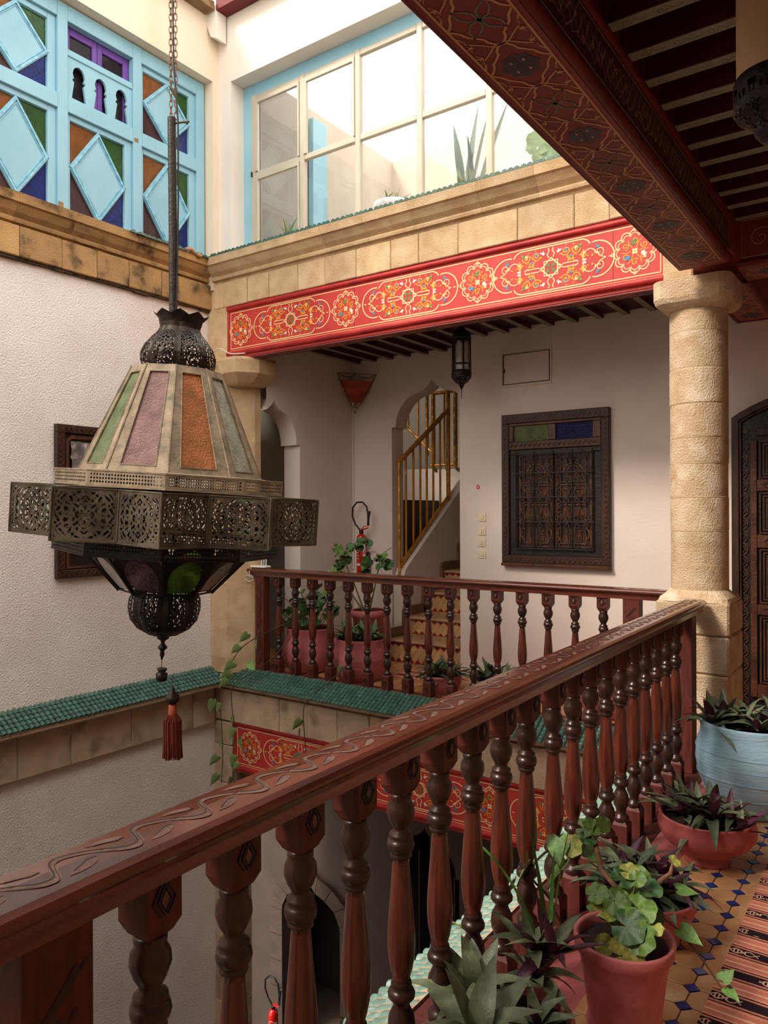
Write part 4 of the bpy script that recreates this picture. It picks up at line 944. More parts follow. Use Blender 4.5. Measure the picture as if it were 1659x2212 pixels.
def balustrade(loc, ang, L, pos, newels, label, x_start=-.15, x_end=.2):
    """local +x runs along the rail, local -y faces the courtyard side"""
    root = thing('balustrade', loc, label, 'balustrade', rot=(0,0,ang))
    prof = [(-.066,.992),(-.055,.999),(0,1.003),(.055,.999),(.066,.992),(.072,.984),(.072,.977),(.066,.970),(.058,.966),(.054,.958),(.050,.950),(.049,.938),(.0485,.926),(-.0485,.926),(-.049,.938),(-.050,.950),(-.054,.958),(-.058,.966),(-.066,.970),(-.072,.977),(-.072,.984)]
    mb = MB(); n = len(prof); v = [(x, y, z) for x in (x_start, L+x_end) for y, z in prof]
    mb.add(v, [(i, (i+1) % n, n+(i+1) % n, n+i) for i in range(n)]+[tuple(range(n))[::-1], tuple(range(n, 2*n))]); hr = mb.build('handrail', 'wood_rail', root)
    # carved running vine on the top, groove shade painted as dark ribbons
    mb = MB(); fn = lambda u, v_, h: (u, v_, 1.0012+h-.08*v_*v_*10*.5 if False else 1.0026-abs(v_)*.055+h)
    P = .152; xa = x_start+.02; xe = L+x_end-.05; pts = []
    k = int((xe-xa)/P*14)
    WV = [(0,-.030),(.07,-.022),(.13,.002),(.20,.022),(.32,.029),(.50,.018),(.70,-.006),(.87,-.026)]
    for q in range(int(xa/P)-1, int(xe/P)+1):
        for a_, b_ in WV:
            if xa < (q+a_)*P < xe: pts.append(((q+a_)*P, b_))
    sp_ = []
    for i in range(1, len(pts)-2):
        for t in (0,.25,.5,.75): sp_.append(tuple(.5*((2*pts[i][j])+(pts[i+1][j]-pts[i-1][j])*t+(2*pts[i-1][j]-5*pts[i][j]+4*pts[i+1][j]-pts[i+2][j])*t*t+(3*pts[i][j]-pts[i-1][j]-3*pts[i+1][j]+pts[i+2][j])*t**3) for j in (0,1)))
    pts = sp_
    rib(mb, [(a, b) for a, b in pts], .013, .0006, fn, 0); rib(mb, [(a, b+.0075) for a, b in pts], .0032, .0011, fn, 1); rib(mb, [(a, b-.0068) for a, b in pts], .0014, .001, fn, 1)
    t0 = int(xa/P)
    for q in range(t0, int(xe/P)):
        for s_, off in ((-1,.16),(1,.62)):
            bx = (q+off)*P; lp = [(bx+P*.0, s_*.034), (bx+P*.12, s_*.036), (bx+P*.26, s_*.033), (bx+P*.38, s_*.024), (bx+P*.40, s_*.012), (bx+P*.30, s_*.010), (bx+P*.2, s_*.018), (bx+P*.08, s_*.026)]
            if lp[0][0] < xa or lp[4][0] > xe: continue
            fill(mb, lp, .0006, fn, 0); rib(mb, lp[4:], .0026, .0011, fn, 1)
    mb.build('carved_vine', ['wood_carve','groove_shade'], hr, fix=False)
    for x in newels:
        mb = MB(); mb.box(x-.058, x+.058, -.045, .045, .0, .928, c=.003); nw = mb.build('newel_post', 'wood_block', root)
        mb = MB()
        for s_ in (-1, 1):
            f = (lambda u, v_, h: (x+u, -.045-h, v_)) if s_ < 0 else (lambda u, v_, h: (x+u, .045+h, v_))
            zig = [(.03 if i % 2 else -.03, .06+.062*i) for i in range(14)]
            rib(mb, zig, .012, .0015, f, 0); rib(mb, [(a+.016, b+.006) for a, b in zig], .005, .0015, f, 0)
            for i in range(1, 13): a, b = zig[i]; rib(mb, [(a*.1+(.02 if a < 0 else -.02), b-.014), (-a*.9, b+.0)], .007, .0015, f, 0)
        mb.build('carved_zigzag', 'groove_shade', nw, fix=False)
    for x in pos:
        b = obj('baluster', BM, root, (x, 0, 0), Euler((0,0,random.uniform(-.02,.02))))
        obj('carved_lozenge', DM, b); obj('carved_lozenge', DM, b, None, (0,0,pi)); obj('carved_sprig', DS, b); obj('carved_sprig', DS, b, None, (0,0,pi))
    return root
# near rail: from (-1.085,.62) heading to (-1.165,4.77)
na = math.atan2(4.768-.643, -(1.166-1.092)); y0_ = .643; ln = 1/sin(na)
nb = balustrade((-1.092, y0_, 0), na, (4.768-y0_)*ln, [(.843+.2035*k-y0_)*ln if k > 8 else (.843+.1985*k-y0_)*ln for k in range(19)], [.0, (4.768-y0_)*ln], 'near balustrade with carved handrail crossing the foreground up to the stone column', -.9, .22)
fb = balustrade((-5.332, 5.45, 0), 0, 3.636, [.221+.2135*k for k in range(16)], [0, 3.636], 'far balustrade on the opposite side of the courtyard, in front of the potted plants', -.26, .26)
mb = MB(); mb.box(-1.30, -1.05, -2.2, 5.03, -.034, -.001, c=.004); smesh('trim_23', mb, 'wood_block', 'dark red painted sill the near balusters stand on')
mb = MB(); v = [(-1.05,-.034),(-1.05,-.004),(-.98,-.006),(-.90,-.034)]; mb.prism(v, lambda a, b, h: (a, -2.2+h, b), 7.23); smesh('trim_24', mb, 'pink_curb', 'pink painted kerb at the foot of the near balustrade')
mb = MB(); mb.box(-5.4, -1.42, 5.395, 5.52, -.034, -.001, c=.004); smesh('trim_25', mb, 'wood_block', 'sill under the far balusters')

# ------------------------------------------------------------------ floor tiles
def oct_mesh(px, py, c, h, name, material):
    hx, hy = px/2-.0022, py/2-.0022; k = c
    p = [(-hx+k,-hy),(hx-k,-hy),(hx,-hy+k),(hx,hy-k),(hx-k,hy),(-hx+k,hy),(-hx,hy-k),(-hx,-hy+k)]
    mb = MB(); q = [(a*.95, b*.95) for a, b in p]; n = 8
    mb.add([(a,b,0) for a,b in p]+[(a,b,h*.7) for a,b in p]+[(a,b,h) for a,b in q], [(i,(i+1)%n,n+(i+1)%n,n+i) for i in range(n)]+[(n+i,n+(i+1)%n,2*n+(i+1)%n,2*n+i) for i in range(n)]+[tuple(range(2*n,3*n))])
    return mb.mesh(name, material)
OT = oct_mesh(.105, .111, .0265, .006, 'floor_tile', 'terracotta'); mb = MB(); d = .0245; mb.prism([(d,0),(0,d),(-d,0),(0,-d)], lambda u, v, h: (u, v, h), .0055); BT = mb.mesh('blue_cabochon', 'blue_tile')
fl = bpy.data.objects['floor_gallery_near']
for i in range(-1, 5):
    for j in range(-7, 22):
        x, y = -.635-.105*i, 2.652+.111*j
        if x-.0525 > -1.0 and i < 4: obj('floor_tile', OT, fl, (x-.0525, y+.0555, -.036), (0,0,0 if random.random() < .5 else pi))
        if -1.0 < x and i >= 0: obj('blue_cabochon', BT, fl, (x, y, -.0355), (0,0,random.uniform(-.06,.06)))
mb = MB(); mb.box(-.53, 1.2, -2.2, 6.53, -.035, -.031); mb.box(-.92, -.53, 5.1, 6.53, -.035, -.031); mb.box(-1.3, -.53, -2.2, 1.85, -.0355, -.033); o = mb.build('floor_tiles_beyond', 'terracotta', fl); o['kind'] = 'stuff'
OF = oct_mesh(.112, .112, .018, .005, 'floor_tile_far', 'terracotta_far'); mb = MB(); d = .016; mb.prism([(d,0),(0,d),(-d,0),(0,-d)], lambda u, v, h: (u, v, h), .005); DT = mb.mesh('dark_cabochon', 'dark_tile')
fl = bpy.data.objects['floor_gallery_far']; 
for i in range(17):
    for j in range(13):
        x, y = -5.25+.112*i, 5.56+.112*j
        if y < 6.88: obj('floor_tile', OF, fl, (x, y, -.036)); obj('dark_cabochon', DT, fl, (x+.056, y+.056, -.0358)) if (i+j) % 2 == 0 else None
mb = MB(); mb.box(-3.40, -1.35, 5.53, 6.53, -.036, -.031); o = mb.build('floor_tiles_beyond', 'terracotta_far', fl); o['kind'] = 'stuff'
# rug
mb = MB(); n = 60
v = []
for i in range(n+1):
    for j in range(9): v.append((.85*j/8, 4.6*i/n, .006+.0015*sin(i*.9)*sin(j*1.3)))
mb.add(v, [(i*9+j, i*9+j+1, (i+1)*9+j+1, (i+1)*9+j) for i in range(n) for j in range(8)], 0, True)
mb.add([(0,0,-.001),(0,4.6,-.001),(0,4.6,.006),(0,0,.006)], [(0,1,2,3)])
tag(mb.build('rug', 'rug_weave', None, (-.577, 1.02, -.031)), 'salmon pink striped woven rug with black patterned bands on the tiled floor', 'rug')
mb = MB(); mb.box(-4.2, -3.55, 6.02, 6.42, -.0305, -.022, c=.003); tag(mb.build('door_mat', 'rug_weave'), 'small pink woven mat at the foot of the tiled stairs', 'mat')

# ------------------------------------------------------------------ stairs
st = thing('staircase', (-4.15, 6.7, -.03), 'tiled staircase with red zigzag risers rising behind the white wall', 'stairs')
Yk = [6.62,6.95,7.35,7.75,8.15,8.55,8.95,9.35]; Zk = [.215,.415,.647,.863,1.086,1.30,1.52,1.74]
PP = .0785; rh = .155
mb = MB(); T_ = .036; fnr = lambda u, v, h: (u, -h, v)
fill(mb, [(0,rh-T_),(PP/2,rh),(PP,rh-T_),(0+PP*0,T_),(-PP/2,0),(-PP,T_)], .004, lambda u, v, h: (PP/2+(u-PP/2)*.95, -h, v)); BZ = mb.mesh('buff_zellige', 'zellige_buff')
mb = MB(); fill(mb, [(-PP/2+.003,T_),(PP/2-.003,T_),(0,.003)], .004, fnr); RZ = mb.mesh('red_zellige', 'zellige_red')
for k in range(8):
    y = Yk[k]-6.7; z1 = Zk[k]+.03; z0 = (Zk[k-1]+.03) if k else 0.0; xl = -4.64-(-4.15) if k < 2 else -4.60+4.15; xl = -4.62+4.15; xr = -3.77+4.15
    ye = (Yk[k+1]-6.7+.02) if k < 7 else y+.5
    mb = MB(); mb.box(xl, xr, y+.012, 2.65 if k == 7 else ye+.02, 0 if k == 0 else z0-.05, z1-.02); ri = mb.build('riser', 'stair_stone', st)
    mb = MB(); mb.box(xl, xr, y-.022, y+.06, z1-.034, z1, c=.012); mb.box(xl, xr, y+.05, ye+.02, z1-.02, z1-.002); tr = mb.build('tread', 'stair_stone', st)
    if k < 6:
        h0 = z0+.012; sc = (z1-.036-h0)/rh; n = int((xr-xl)/PP)
        for i in range(n+1):
            x = xl+.03+PP*i
            if i > 0 and x+PP < xr+.03: obj('buff_zellige', BZ, ri, (x, y+.012, h0)).scale = (1,1,sc)
            if x < xr-.03:
                obj('red_zellige', RZ, ri, (x, y+.0115, h0+rh*sc-T_*sc)).scale = (1,1,sc)
                o = obj('red_zellige', RZ, ri, (x+.0, y+.0115, h0+T_*sc)); o.scale = (1,1,-sc)
        if k < 4:
            mb = MB()
            for i in range(8): mb.box(xl+.06+.11*i, xl+.085+.11*i, y+.14, y+.165, z1-.002, z1-.0005); mb.box(xl+.11+.11*i, xl+.135+.11*i, y+.25, y+.275, z1-.002, z1-.0005)
            mb.build('dark_inlay', 'dark_tile', tr)
    mb = MB(); mb.prism([(y-.05,z0-.02 if k else 0),(y-.05,z1+.05),(y-.02,z1+.10),(ye-.05,z1+.10),(ye-.02,z1+.14),(ye,z1+.14),(ye,z0)], lambda a, b, h: (xl-.035+h, a, b), .035); mb.build('skirting', 'stair_skirt', st)
m = MB(); m.prism([(6.93,-.03),(6.93,.80),(7.0,.93),(8.03,1.69),(9.6,2.85),(9.6,-.03)], lambda a, b, h: (-4.78+h, a, b), .122); smesh('wall_stringer', m, 'plaster_in', 'white sloping wall beside the stairs under the golden railing')
m = MB(); m.box(-5.45, -5.3, 7.15, 9.0, -.03, 1.70); smesh('wall_under_stair', m, 'plaster_shaded', 'dark panel standing in for the shade behind the golden railing')  # dark panel added where the space below the railing lies in shade
smesh('wall_landing', wallmesh(-7.3, -4.82, 8.75, 8.85, 1.0, 2.13), 'plaster_in'); smesh('floor_stair_base', wallmesh(-7.3, -3.5, 6.93, 11, -.3, -.03), 'terracotta_far')
smesh('wall_stair_turn', wallmesh(-7.3, -3.5, 9.9, 10.0, 2.1, 5.0), 'plaster_white')
def bamboo(mb, a, b, r, node=.13):
    a, b = Vector(a), Vector(b); L_ = (b-a).length; n = max(2, int(L_/node)); pts = []; rs = []
    for i in range(n):
        for t, q in ((0,1.15),(.06,.82),(.12,1.0),(.5,.94),(.88,1.0),(.94,.82)): pts.append(a.lerp(b, (i+t)/n)); rs.append(r*q)
    pts.append(b); rs.append(r*1.1); mb.tube(pts, rs, 8)
sr = thing('stair_railing', (-4.72, 7.5, .8), 'golden turned railing climbing along the tiled stairs', 'railing')
def gp(name, a, b, r, root=sr, o=(-4.72,7.5,.8), **k):
    mb = MB(); bamboo(mb, [a[i]-o[i] for i in range(3)], [b[i]-o[i] for i in range(3)], r, **k); return mb.build(name, 'brass_gold', root)
xg = -4.725
gp('handrail', (xg,6.965,2.10), (xg,8.03,2.79), .028); gp('bottom_rail', (xg,6.965,.95), (xg,8.02,1.73), .022); gp('post', (xg,6.965,.80), (xg,6.965,2.10), .018); gp('post', (xg,8.03,1.70), (xg,8.03,3.15), .028)
for y in (7.1,7.251,7.397,7.537,7.681,7.839): t = (y-6.965)/1.06; gp('rail_baluster', (xg,y,.95+.78*t), (xg,y,2.10+.69*t), .014, node=.16)
s2 = thing('stair_railing', (-5.2, 8.72, 2.13), 'golden railing of the upper landing, seen high through the stair arch', 'railing')
kk = dict(root=s2, o=(-5.2,8.72,2.13))
gp('post', (-5.36,8.72,2.13), (-5.36,8.72,3.13), .03, **kk); gp('post', (-5.02,8.72,2.13), (-5.02,8.72,3.13), .03, **kk); gp('handrail', (-5.36,8.72,3.13), (-5.02,8.72,3.14), .026, **kk); gp('rail_baluster', (-5.19,8.72,2.13), (-5.19,8.72,3.13), .015, **kk)
gp('post', (-5.46,8.72,2.3), (-5.46,8.72,3.6), .026, **kk); gp('bottom_rail', (-5.36,8.72,2.32), (-5.95,8.72,2.86), .018, **kk); gp('bottom_rail', (-5.4,8.72,2.17), (-5.02,8.72,2.17), .018, **kk)
for x in (-5.60,-5.76): gp('rail_baluster', (x,8.72,2.36+(-5.36-x)*.9), (x,8.72,3.6), .015, **kk)

# ------------------------------------------------------------------ big hanging lantern
def fil(u, v):                       # openwork pattern, mirror symmetric
    u, v = abs(u), abs(v); r = sqrt(u*u+v*v)
    a = sin(13*u+2.4*sin(8.3*v))*cos(12*v+2.6*sin(7.1*u)); b = sin(19*r-1.5*math.atan2(v+.01, u+.01)*3)
    return abs(a) < .40 or b > .6 or abs(u-.52) < .03 and v < .5
def lat(u, v): return None
def pierced(w_, h_, nx, ny, fn, border, name, material='lamp_metal'):
    mb = MB(); v = [(-w_/2+w_*i/nx, 0, -h_/2+h_*j/ny) for i in range(nx+1) for j in range(ny+1)]; f = []
    for i in range(nx):
        for j in range(ny):
            u, q = (i+.5)/nx*2-1, (j+.5)/ny*2-1
            if (1-abs(u))*w_/2 < border or (1-abs(q))*h_/2 < border or fn(u*w_/h_, q): f.append((i*(ny+1)+j, (i+1)*(ny+1)+j, (i+1)*(ny+1)+j+1, i*(ny+1)+j+1))
    mb.add(v, f); me = mb.mesh(name, material, fix=False)
    return me
def diamonds(w_, h_, n, rows, name, material):
    mb = MB(); du = w_/n; dv = h_/rows
    for i in range(n):
        for j in range(rows):
            cx, cz = -w_/2+du*(i+.5), -h_/2+dv*(j+.5); k = .8
            o_ = [(cx-du/2,cz-dv/2),(cx,cz-dv/2),(cx+du/2,cz-dv/2),(cx+du/2,cz),(cx+du/2,cz+dv/2),(cx,cz+dv/2),(cx-du/2,cz+dv/2),(cx-du/2,cz)]
            i_ = [None,(cx,cz-dv/2*k),None,(cx+du/2*k,cz),None,(cx,cz+dv/2*k),None,(cx-du/2*k,cz)]
            v = [(a, 0, b) for a, b in o_]+[(i_[q][0], 0, i_[q][1]) for q in (1,3,5,7)]
            mb.add(v, [(7,0,1,8,11),(1,2,3,9,8),(3,4,5,10,9),(5,6,7,11,10)])
    for s_ in (-1, 1): mb.add([(-w_/2,0,s_*h_/2),(w_/2,0,s_*h_/2),(w_/2,0,s_*(h_/2+.012)),(-w_/2,0,s_*(h_/2+.012))], [(0,1,2,3)])
    for s_ in (-1, 1): mb.add([(s_*w_/2,0,-h_/2),(s_*(w_/2-.012),0,-h_/2),(s_*(w_/2-.012),-.001,h_/2),(s_*w_/2,-.001,h_/2)], [(0,1,2,3)])
    return mb.mesh(name, material, fix=False)
LP = Vector((-3.4, 2.734, 0)); phi = math.atan2(-2.734, 3.4)-radians(3.5)
lan = thing('hanging_lantern', (-3.383, 2.746, 1.568), 'huge star-shaped pierced metal lantern with coloured glass panes hanging in the courtyard', 'lantern')
dv_ = LP.normalized(); rt = dv_.cross(Vector((0,0,1)))
R_ = Matrix.Rotation(radians(3.3), 3, dv_) @ Matrix.Rotation(radians(2.2), 3, rt); lan.rotation_euler = R_.to_euler()
def pv(r, deg, z): a = phi+radians(deg); r = r*(.875+.125*sin(radians(deg))**6); return Vector((r*cos(a), r*sin(a), z-1.55))
def panel_between(name, me, p, q, zc, parent=lan, tiltin=0):
    m_ = (p+q)/2; d = (q-p); ang = math.atan2(d.y, d.x); o = obj(name, me, parent, (m_.x, m_.y, zc-1.55), Euler((0,0,ang))); return o
RS, RC = .812, .625; ez0, ez1 = 1.392, 1.648; ew = (pv(RS,0,0)-pv(RC,22.5,0)).length
FPC = {}
def FPget(A_, B_):
    wd = round((A_-B_).length, 3)
    if wd not in FPC: FPC[wd] = pierced(wd, ez1-ez0, max(40, int(wd*290)), 76, fil, .016, 'pierced_panel')
    return FPC[wd]
mbF = MB()
for k in range(8):
    A_, B_, C_ = pv(RC, 45*k-22.5, 0), pv(RS, 45*k, 0), pv(RC, 45*k+22.5, 0)
    panel_between('pierced_panel', FPget(A_, B_), A_, B_, (ez0+ez1)/2); panel_between('pierced_panel', FPget(B_, C_), B_, C_, (ez0+ez1)/2)
    for P_ in (A_, B_): mbF.tube([(P_.x, P_.y, ez0-1.55), (P_.x, P_.y, ez1-1.55)], .006, 6)
star = [pv(RS if k % 2 == 0 else RC, 22.5*k, 0) for k in range(16)]
for z_ in (ez0, ez1): mbF.tube([(p.x, p.y, z_-1.55) for p in star], .005, 4, closed=True)
mbF.build('star_edge_frame', 'lamp_metal', lan)
mb = MB()
for z_, rin in ((ez1, .56), (ez0, .56)):
    inn = [pv(rin, 22.5*k, 0) for k in range(16)]; v = [(p.x, p.y, z_-1.55) for p in star]+[(p.x, p.y, z_-1.55) for p in inn]
    mb.add(v, [(k, (k+1) % 16, 16+(k+1) % 16, 16+k) for k in range(16)])
mb.build('star_plate', 'lamp_dusty', lan, fix=False)
# octagonal diamond bands
for zc, hh, R0, mt in ((1.700,.052,.605,'lamp_dusty'),(1.352,.052,.600,'lamp_black')):
    for k in range(8):
        ow = (pv(R0,45*k,0)-pv(R0,45*k+45,0)).length; me = diamonds(ow, hh, 26, 3, 'pierced_band', mt); panel_between('pierced_band', me, pv(R0,45*k,0), pv(R0,45*k+45,0), zc)
    mb = MB()
    for z_ in (zc-hh/2-.012, zc+hh/2+.012):
        oc = [pv(R0,45*k,z_) for k in range(8)]; mb.tube(oc, .005, 4, closed=True)
    mb.build('band_edge', mt, lan)
mb = MB(); oc = [pv(.605,45*k,1.738) for k in range(8)]+[pv(.455,45*k,1.748) for k in range(8)]; mb.add(oc, [(k,(k+1)%8,8+(k+1)%8,8+k) for k in range(8)]); oc = [pv(.605,45*k,1.662) for k in range(8)]+[pv(.54,45*k,1.66) for k in range(8)]; mb.add(oc, [(k,(k+1)%8,8+(k+1)%8,8+k) for k in range(8)]); mb.build('octagon_plate', 'lamp_dusty', lan, fix=False)
# glazed cones
def cone(R0, z0, R1, z1, frame, glasses, ins=.2, arch=False, th=.012):
    for k in range(8):
        q = [pv(R0,45*k,z0), pv(R0,45*k+45,z0), pv(R1,45*k+45,z1), pv(R1,45*k,z1)]
        nrm = (q[1]-q[0]).cross(q[3]-q[0]).normalized()
        if nrm.dot(Vector((cos(phi+radians(45*k+22.5)), sin(phi+radians(45*k+22.5)), 0))) < 0: nrm = -nrm
        def bl(u, v, h=0): return q[0]*(1-u)*(1-v)+q[1]*u*(1-v)+q[2]*u*v+q[3]*(1-u)*v+nrm*h
        u0, u1, v0, v1 = ins, 1-ins, .055, .93
        mb = MB(); O_ = [(0,0),(1,0),(1,1),(0,1)]
        inn = [(u0,v0),(u1,v0),(u1,v1),(u0,v1)] if not arch else None
        if not arch:
            mb.add([bl(a,b) for a,b in O_]+[bl(a,b) for a,b in inn]+[bl(a,b,-.01) for a,b in inn], [(i,(i+1)%4,4+(i+1)%4,4+i) for i in range(4)]+[(4+i,4+(i+1)%4,8+(i+1)%4,8+i) for i in range(4)])
            for a, b in ((inn[0],inn[1]),(inn[1],inn[2]),(inn[2],inn[3]),(inn[3],inn[0])): mb.tube([bl(*a,.002), bl(*b,.002)], .0035, 4)
            mb.tube([q[0]+nrm*.002, q[3]+nrm*.002], .005, 4)
            gpts = inn
        else:
            gpts = [(.12,.94),(.12,.55),(.20,.34),(.30,.22),(.40,.16),(.5,.10),(.6,.16),(.70,.22),(.80,.34),(.88,.55),(.88,.94)]
            outer = [(0,1),(0,.55),(0,.3),(.12,.0),(.3,0),(.5,0),(.7,0),(.88,0),(1,.3),(1,.55),(1,1)]; n = len(gpts)
            mb.add([bl(a,b) for a,b in outer]+[bl(a,b) for a,b in gpts], [(i,i+1,n+i+1,n+i) for i in range(n-1)]+[(n-1,0,n,2*n-1)]); mb.tube([q[0]+nrm*.003, q[3]+nrm*.003], .008, 4)
            for s_ in (.13,.87): mb.lathe([(.010,0),(.018,.004),(.012,.012),(.0,.014)], 8, *bl(s_,.09,.004)[:])
        fo = mb.build('glazed_frame', frame, lan, fix=False)
        mb = MB(); mb.add([bl(a,b,-.006) for a,b in gpts], [tuple(range(len(gpts)))]); g = mb.build('glass_pane', glasses[k], fo, fix=False)
# k index: panel between 45k and 45k+45 degrees from the front edge; positive = counter-clockwise from above = right side
cone(.483, 1.745, .240, 2.315, 'lamp_dusty', ['lglass_amber','lglass_pale','lglass_green','lglass_pink','lglass_amber','lglass_pale','lglass_green','lglass_pink'])
cone(.455, 1.325, .245, 1.098, 'lamp_black', ['lglass_dgreen','lglass_dmauve','lglass_dplum','lglass_dgreen','lglass_dmauve','lglass_dplum','glass_white','lglass_dplum'], arch=True)
mb = MB(); oc = [pv(.60,45*k,1.325) for k in range(8)]+[pv(.45,45*k,1.325) for k in range(8)]; mb.add(oc, [(k,(k+1)%8,8+(k+1)%8,8+k) for k in range(8)]); oc = [pv(.24,45*k,2.315) for k in range(8)]; mb.add(oc, [tuple(range(8))]); mb.build('rim_plate', 'lamp_black', lan, fix=False)
def gourd(prof, n, lobes, mask, name, material, z0_, lobe=.06, parent=lan, cx=0, cy=0, res=4):
    P = []
    for i in range(len(prof)-1):
        for t in range(res): a = t/res; P.append((prof[i][0]*(1-a)+prof[i+1][0]*a, prof[i][1]*(1-a)+prof[i+1][1]*a))
    P.append(prof[-1]); mb = MB(); v = []; f = []
    for r, z_ in P:
        for k in range(n): t = 2*pi*k/n+phi; rr = r*(1-lobe*(1-abs(sin(lobes*(t-phi)/2)))); v.append((cx+rr*cos(t), cy+rr*sin(t), z_-z0_))
    for i in range(len(P)-1):
        for k in range(n):
            uu = ((k+.5)*lobes/n) % 1.; vv = (i+.5)/(len(P)-1)
            if mask(uu*2-1, vv*2-1): k2 = (k+1) % n; f.append((i*n+k, i*n+k2, (i+1)*n+k2, (i+1)*n+k))
    mb.add(v, f, 0, True); return mb.build(name, material, parent, fix=False)
mk = lambda u, v: abs(u) > .72 or v > .45 or v < -.93 or fil(u*1.3, v*2.2+1)
gourd([(.192,2.31),(.205,2.345),(.208,2.385),(.190,2.43),(.155,2.475),(.122,2.51),(.110,2.535),(.112,2.56)], 192, 8, mk, 'pierced_gourd', 'lamp_black', 1.55, res=5)
mb = MB(); n = 32; v = []
for r, z_, w_ in ((.111,2.555,0),(.118,2.585,0),(.145,2.612,1)):
    for k in range(n): v.append((pv(r*(1+.03*w_*cos(8*2*pi*k/n)), 360*k/n, z_+.012*w_*cos(8*2*pi*k/n))))
mb.add(v, [(i*n+k, i*n+(k+1)%n, (i+1)*n+(k+1)%n, (i+1)*n+k) for i in range(2) for k in range(n)], 0, True); mb.build('scalloped_collar', 'lamp_black', lan, fix=False)
gourd([(.175,1.10),(.196,1.06),(.200,1.01),(.185,.95),(.145,.90),(.08,.862),(.03,.85)], 192, 8, lambda u, v: abs(u) > .7 or v > .55 or v < -.9 or fil(u*1.2, v*2+1), 'pierced_bowl', 'lamp_black', 1.55, res=5)
mb = MB(); mb.lathe([(.012,.86),(.030,.85),(.034,.84),(.012,.825),(.010,.81),(.024,.795),(.026,.785),(.010,.77),(.014,.75),(.008,.735),(.004,.72)], 16, cz=-1.55); mb.build('finial', 'lamp_black', lan)
mb = MB(); mb.lathe([(.002,.72),(.002,.66)], 6, cz=-1.55); mb.lathe([(.012,.60),(.030,.608),(.032,.645),(.020,.652),(.028,.668),(.026,.675)], 14, cx=.006, cz=-1.55); mb.build('knot_bead', 'wood_black', lan)
TZ = Matrix.Translation((-3.375, 2.75, .20))
def hang(o):
    bpy.context.view_layer.update(); o.parent = lan; o.matrix_parent_inverse = lan.matrix_world.inverted(); o.matrix_basis = TZ; return o
tz = None
mb = MB(); mb.lathe([(.008,.28),(.020,.285),(.018,.30),(.036,.315),(.038,.345),(.030,.35),(.012,.375),(.005,.395),(.002,.40),(.002,.46)], 16); hang(mb.build('tassel_cap', 'lamp_black'))
mb = MB(); mb.lathe([(.022,.235),(.024,.25),(.020,.30)], 14); hang(mb.build('tassel_neck', 'tassel_top'))
mb = MB()
for k in range(150):
    a = random.uniform(0, 2*pi); r = .045*sqrt(random.random()); rr = min(r+.004, .05); zb = random.uniform(-.005,.02)
    mb.tube([(cos(a)*.018, sin(a)*.018, .25), (cos(a)*rr*.98, sin(a)*rr*.98, .21), (cos(a+.05)*rr, sin(a)*rr, .1), (cos(a+random.uniform(-.1,.1))*(rr+.004), sin(a)*(rr+.004), zb)], .0028, 4)
mb.lathe([(.04,.02),(.044,.1),(.042,.2),(.022,.245)], 14); o = hang(mb.build('tassel', 'tassel')); o['label'] = 'rust red silk tassel'; o['kind'] = 'stuff'
# suspension: pipe, bolt, chain
hp = thing('lantern_suspension', (-3.365, 2.757, 2.5), 'grey metal pipe, bolt and rusty chain holding the big lantern', 'chain')
mb = MB(); mb.tube([(.0,0,.02),(.0,.0,.6),(-.006,.0,1.22)], .023, 14); mb.build('pipe', 'iron', hp)
mb = MB(); mb.tube([(.015,.01,1.19),(.075,.055,1.20)], .006, 8); mb.tube([(.06,.045,1.195),(.068,.05,1.197)], .011, 6); mb.build('bolt', 'lamp_metal', hp)
mb = MB(); mb.tube([(.024,.0,.1),(.027,.01,.5),(.023,.02,.85),(.028,.015,1.2),(.012,.0,1.5),(.0,0,2.2)], .005, 6); mb.build('power_cable', 'black_rub', hp)
mb = MB(); lk = [(cos(t)*.0085, 0, sin(t)*.016) for t in [2*pi*k/12 for k in range(12)]]; lk = [(a, b, c+(.006 if c > 0 else -.006)) for a, b, c in lk]; mb.tube(lk, .0026, 5, closed=True); CL = mb.mesh('chain_link', 'bark')
for s_ in (0, 1):
    for k in range(42): obj('chain_link', CL, hp, (-.012+.026*s_, .012*s_, 1.23+.034*k), Euler((0,0,pi/2*(k % 2)+.5+.4*s_)))
mb = MB(); mb.tube([(0,0,2.65),(0,0,3.95)], .006, 6); mb.build('upper_rod', 'iron', hp)
smesh('trim_26', wallmesh(-5.75, -1.2, 2.70, 2.82, 6.44, 6.58), 'red_dark')

# ------------------------------------------------------------------ lantern, top right
l2 = thing('hanging_lantern', (-.347, 2.45, 2.6), 'parchment cylinder lamp with pierced metal bowl hanging top right', 'lantern')
mb = MB(); mb.lathe([(.100,.19),(.103,.2),(.103,.62),(.09,.63)], 32); mb.build('lamp_shade', 'parchment', l2)
gourd([(.106,2.80),(.112,2.785),(.112,2.71),(.104,2.695),(.085,2.685),(.060,2.66),(.055,2.64),(.04,2.62),(.012,2.61)], 160, 10, lambda u, v: v < -.8 or v > .5 or fil(u*2, v*3), 'pierced_bowl', 'iron', 2.6, .0, l2)
mb = MB(); mb.lathe([(.098,.19),(.05,.085),(.03,.05)], 24); mb.build('liner', 'lamp_inner', l2); mb = MB(); mb.tube([(0,0,.62),(0,0,.70)], .02, 8); mb.build('ceiling_rose', 'iron', l2)
